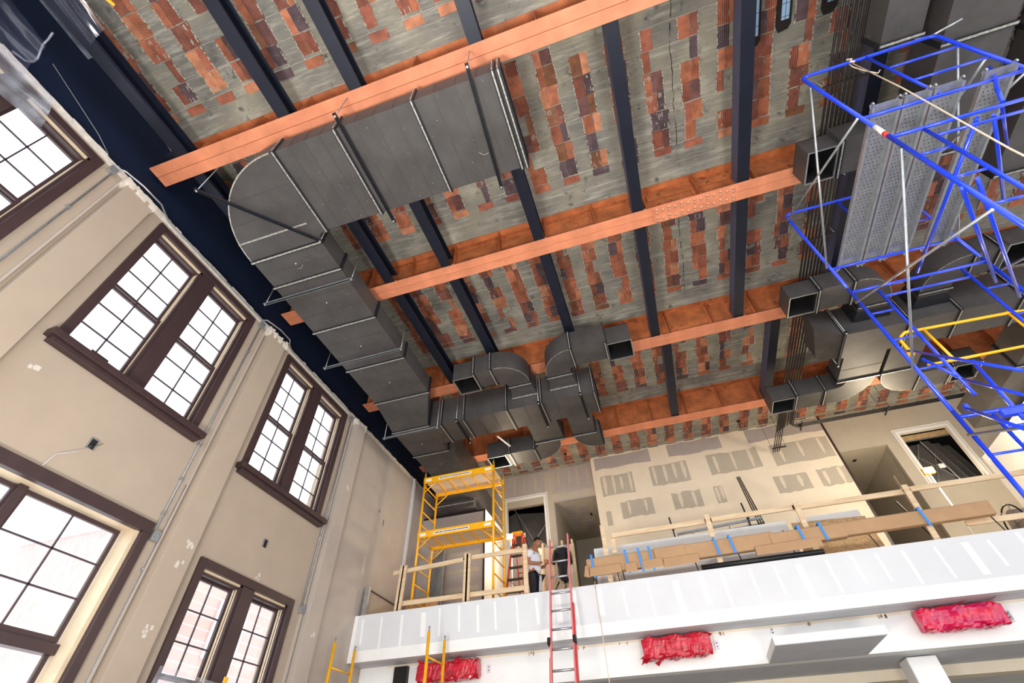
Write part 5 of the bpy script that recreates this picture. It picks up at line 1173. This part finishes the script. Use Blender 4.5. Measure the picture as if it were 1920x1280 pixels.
film('film', [(-.985, -.40, .95), (-.985, -.02, 1.055), (-.965, -.05, 1.14), (-.93, -.30, 1.16)], 'clearthin', seed=3)
film('film_flap', [(-.890, -.40, 1.155), (-.890, -.02, 1.150), (-.84, -.035, 1.158), (-.80, -.38, 1.16)], 'clearthin', seed=5, amp=.004)
film('film_wrap', [(-.9215, -.40, 1.160), (-.9215, -.003, 1.160), (-.9215, -.003, 1.215), (-.9215, -.40, 1.215)], 'clear', seed=7, amp=.0015)
build('film_fold', MB().tube([(-.990, -.060, 1.085), (-.990, -.040, 1.093), (-.988, -.034, 1.105), (-.985, -.036, 1.118), (-.978, -.044, 1.130), (-.968, -.052, 1.138), (-.955, -.056, 1.146), (-.940, -.062, 1.152)], .014, 6), 'clear', ps)
build('orange_tab', MB().prism([(-.80, -.085), (-.792, -.085), (-.782, -.06), (-.787, -.058)], 1.155, 1.157), 'yellow', ps)
film('window_film', [(-.975, -.35, .90), (-.975, .06, .985), (-.975, .03, 1.06), (-.975, -.35, 1.04)], 'clear', seed=11, amp=.004)
sheet('plastic_sheet', [(-.968, .80, .0), (-.968, 1.22, .0), (-.968, 1.20, .205), (-.968, .82, .215)], 'clear plastic sheet hung over the bottom of the lower twin window', 9, amp=.003)
tag(build('orange_clip', MB().box(-.966, -.963, .985, .995, .200, .222), 'yellow'), 'orange clip holding the plastic sheet on the lower twin window', 'clip')

# stencilled numbers on the plaster
for (tx_, x, y, lab) in (('99', -.640+.0, .155, 'small black stencilled 99 on the plaster left of the first purlin gap'), ('34', -.500, .170, 'small black stencilled 34 on the plaster right of the first purlin gap')):
    cu = bpy.data.curves.new('stencil_number', 'FONT'); cu.body = tx_; cu.size = .085; cu.extrude = .001; cu.materials.append(K['ink'])
    tmp = bpy.data.objects.new('tmp_text', cu); me = bpy.data.meshes.new_from_object(tmp); bpy.data.objects.remove(tmp); bpy.data.curves.remove(cu); me.name = 'stencil_number'
    o = bpy.data.objects.new('stencil_number', me); C.objects.link(o); o.location = W((x, y, zcurve(y, *bays[0])-mm(6))); o.rotation_euler = (math.pi, 0, 0)
    tag(o, lab, 'marking')
# bodies for the added fill lights, on the floor out of view
for i_, (a_, b_, e_) in enumerate(FILL_LIGHTS):
    t = thing('added_fill_lamp', (a_[0], a_[1], FZ), ['added unseen fill lamp below the window wall side of the view', 'added unseen fill lamp below the middle of the view'][i_], 'lamp')
    build('fill_lamp_body', MB().box(a_[0]-.075, a_[0]+.075, a_[1]-.075, a_[1]+.075, FZ, a_[2]-.012), 'yellow', t, bevel=.01)
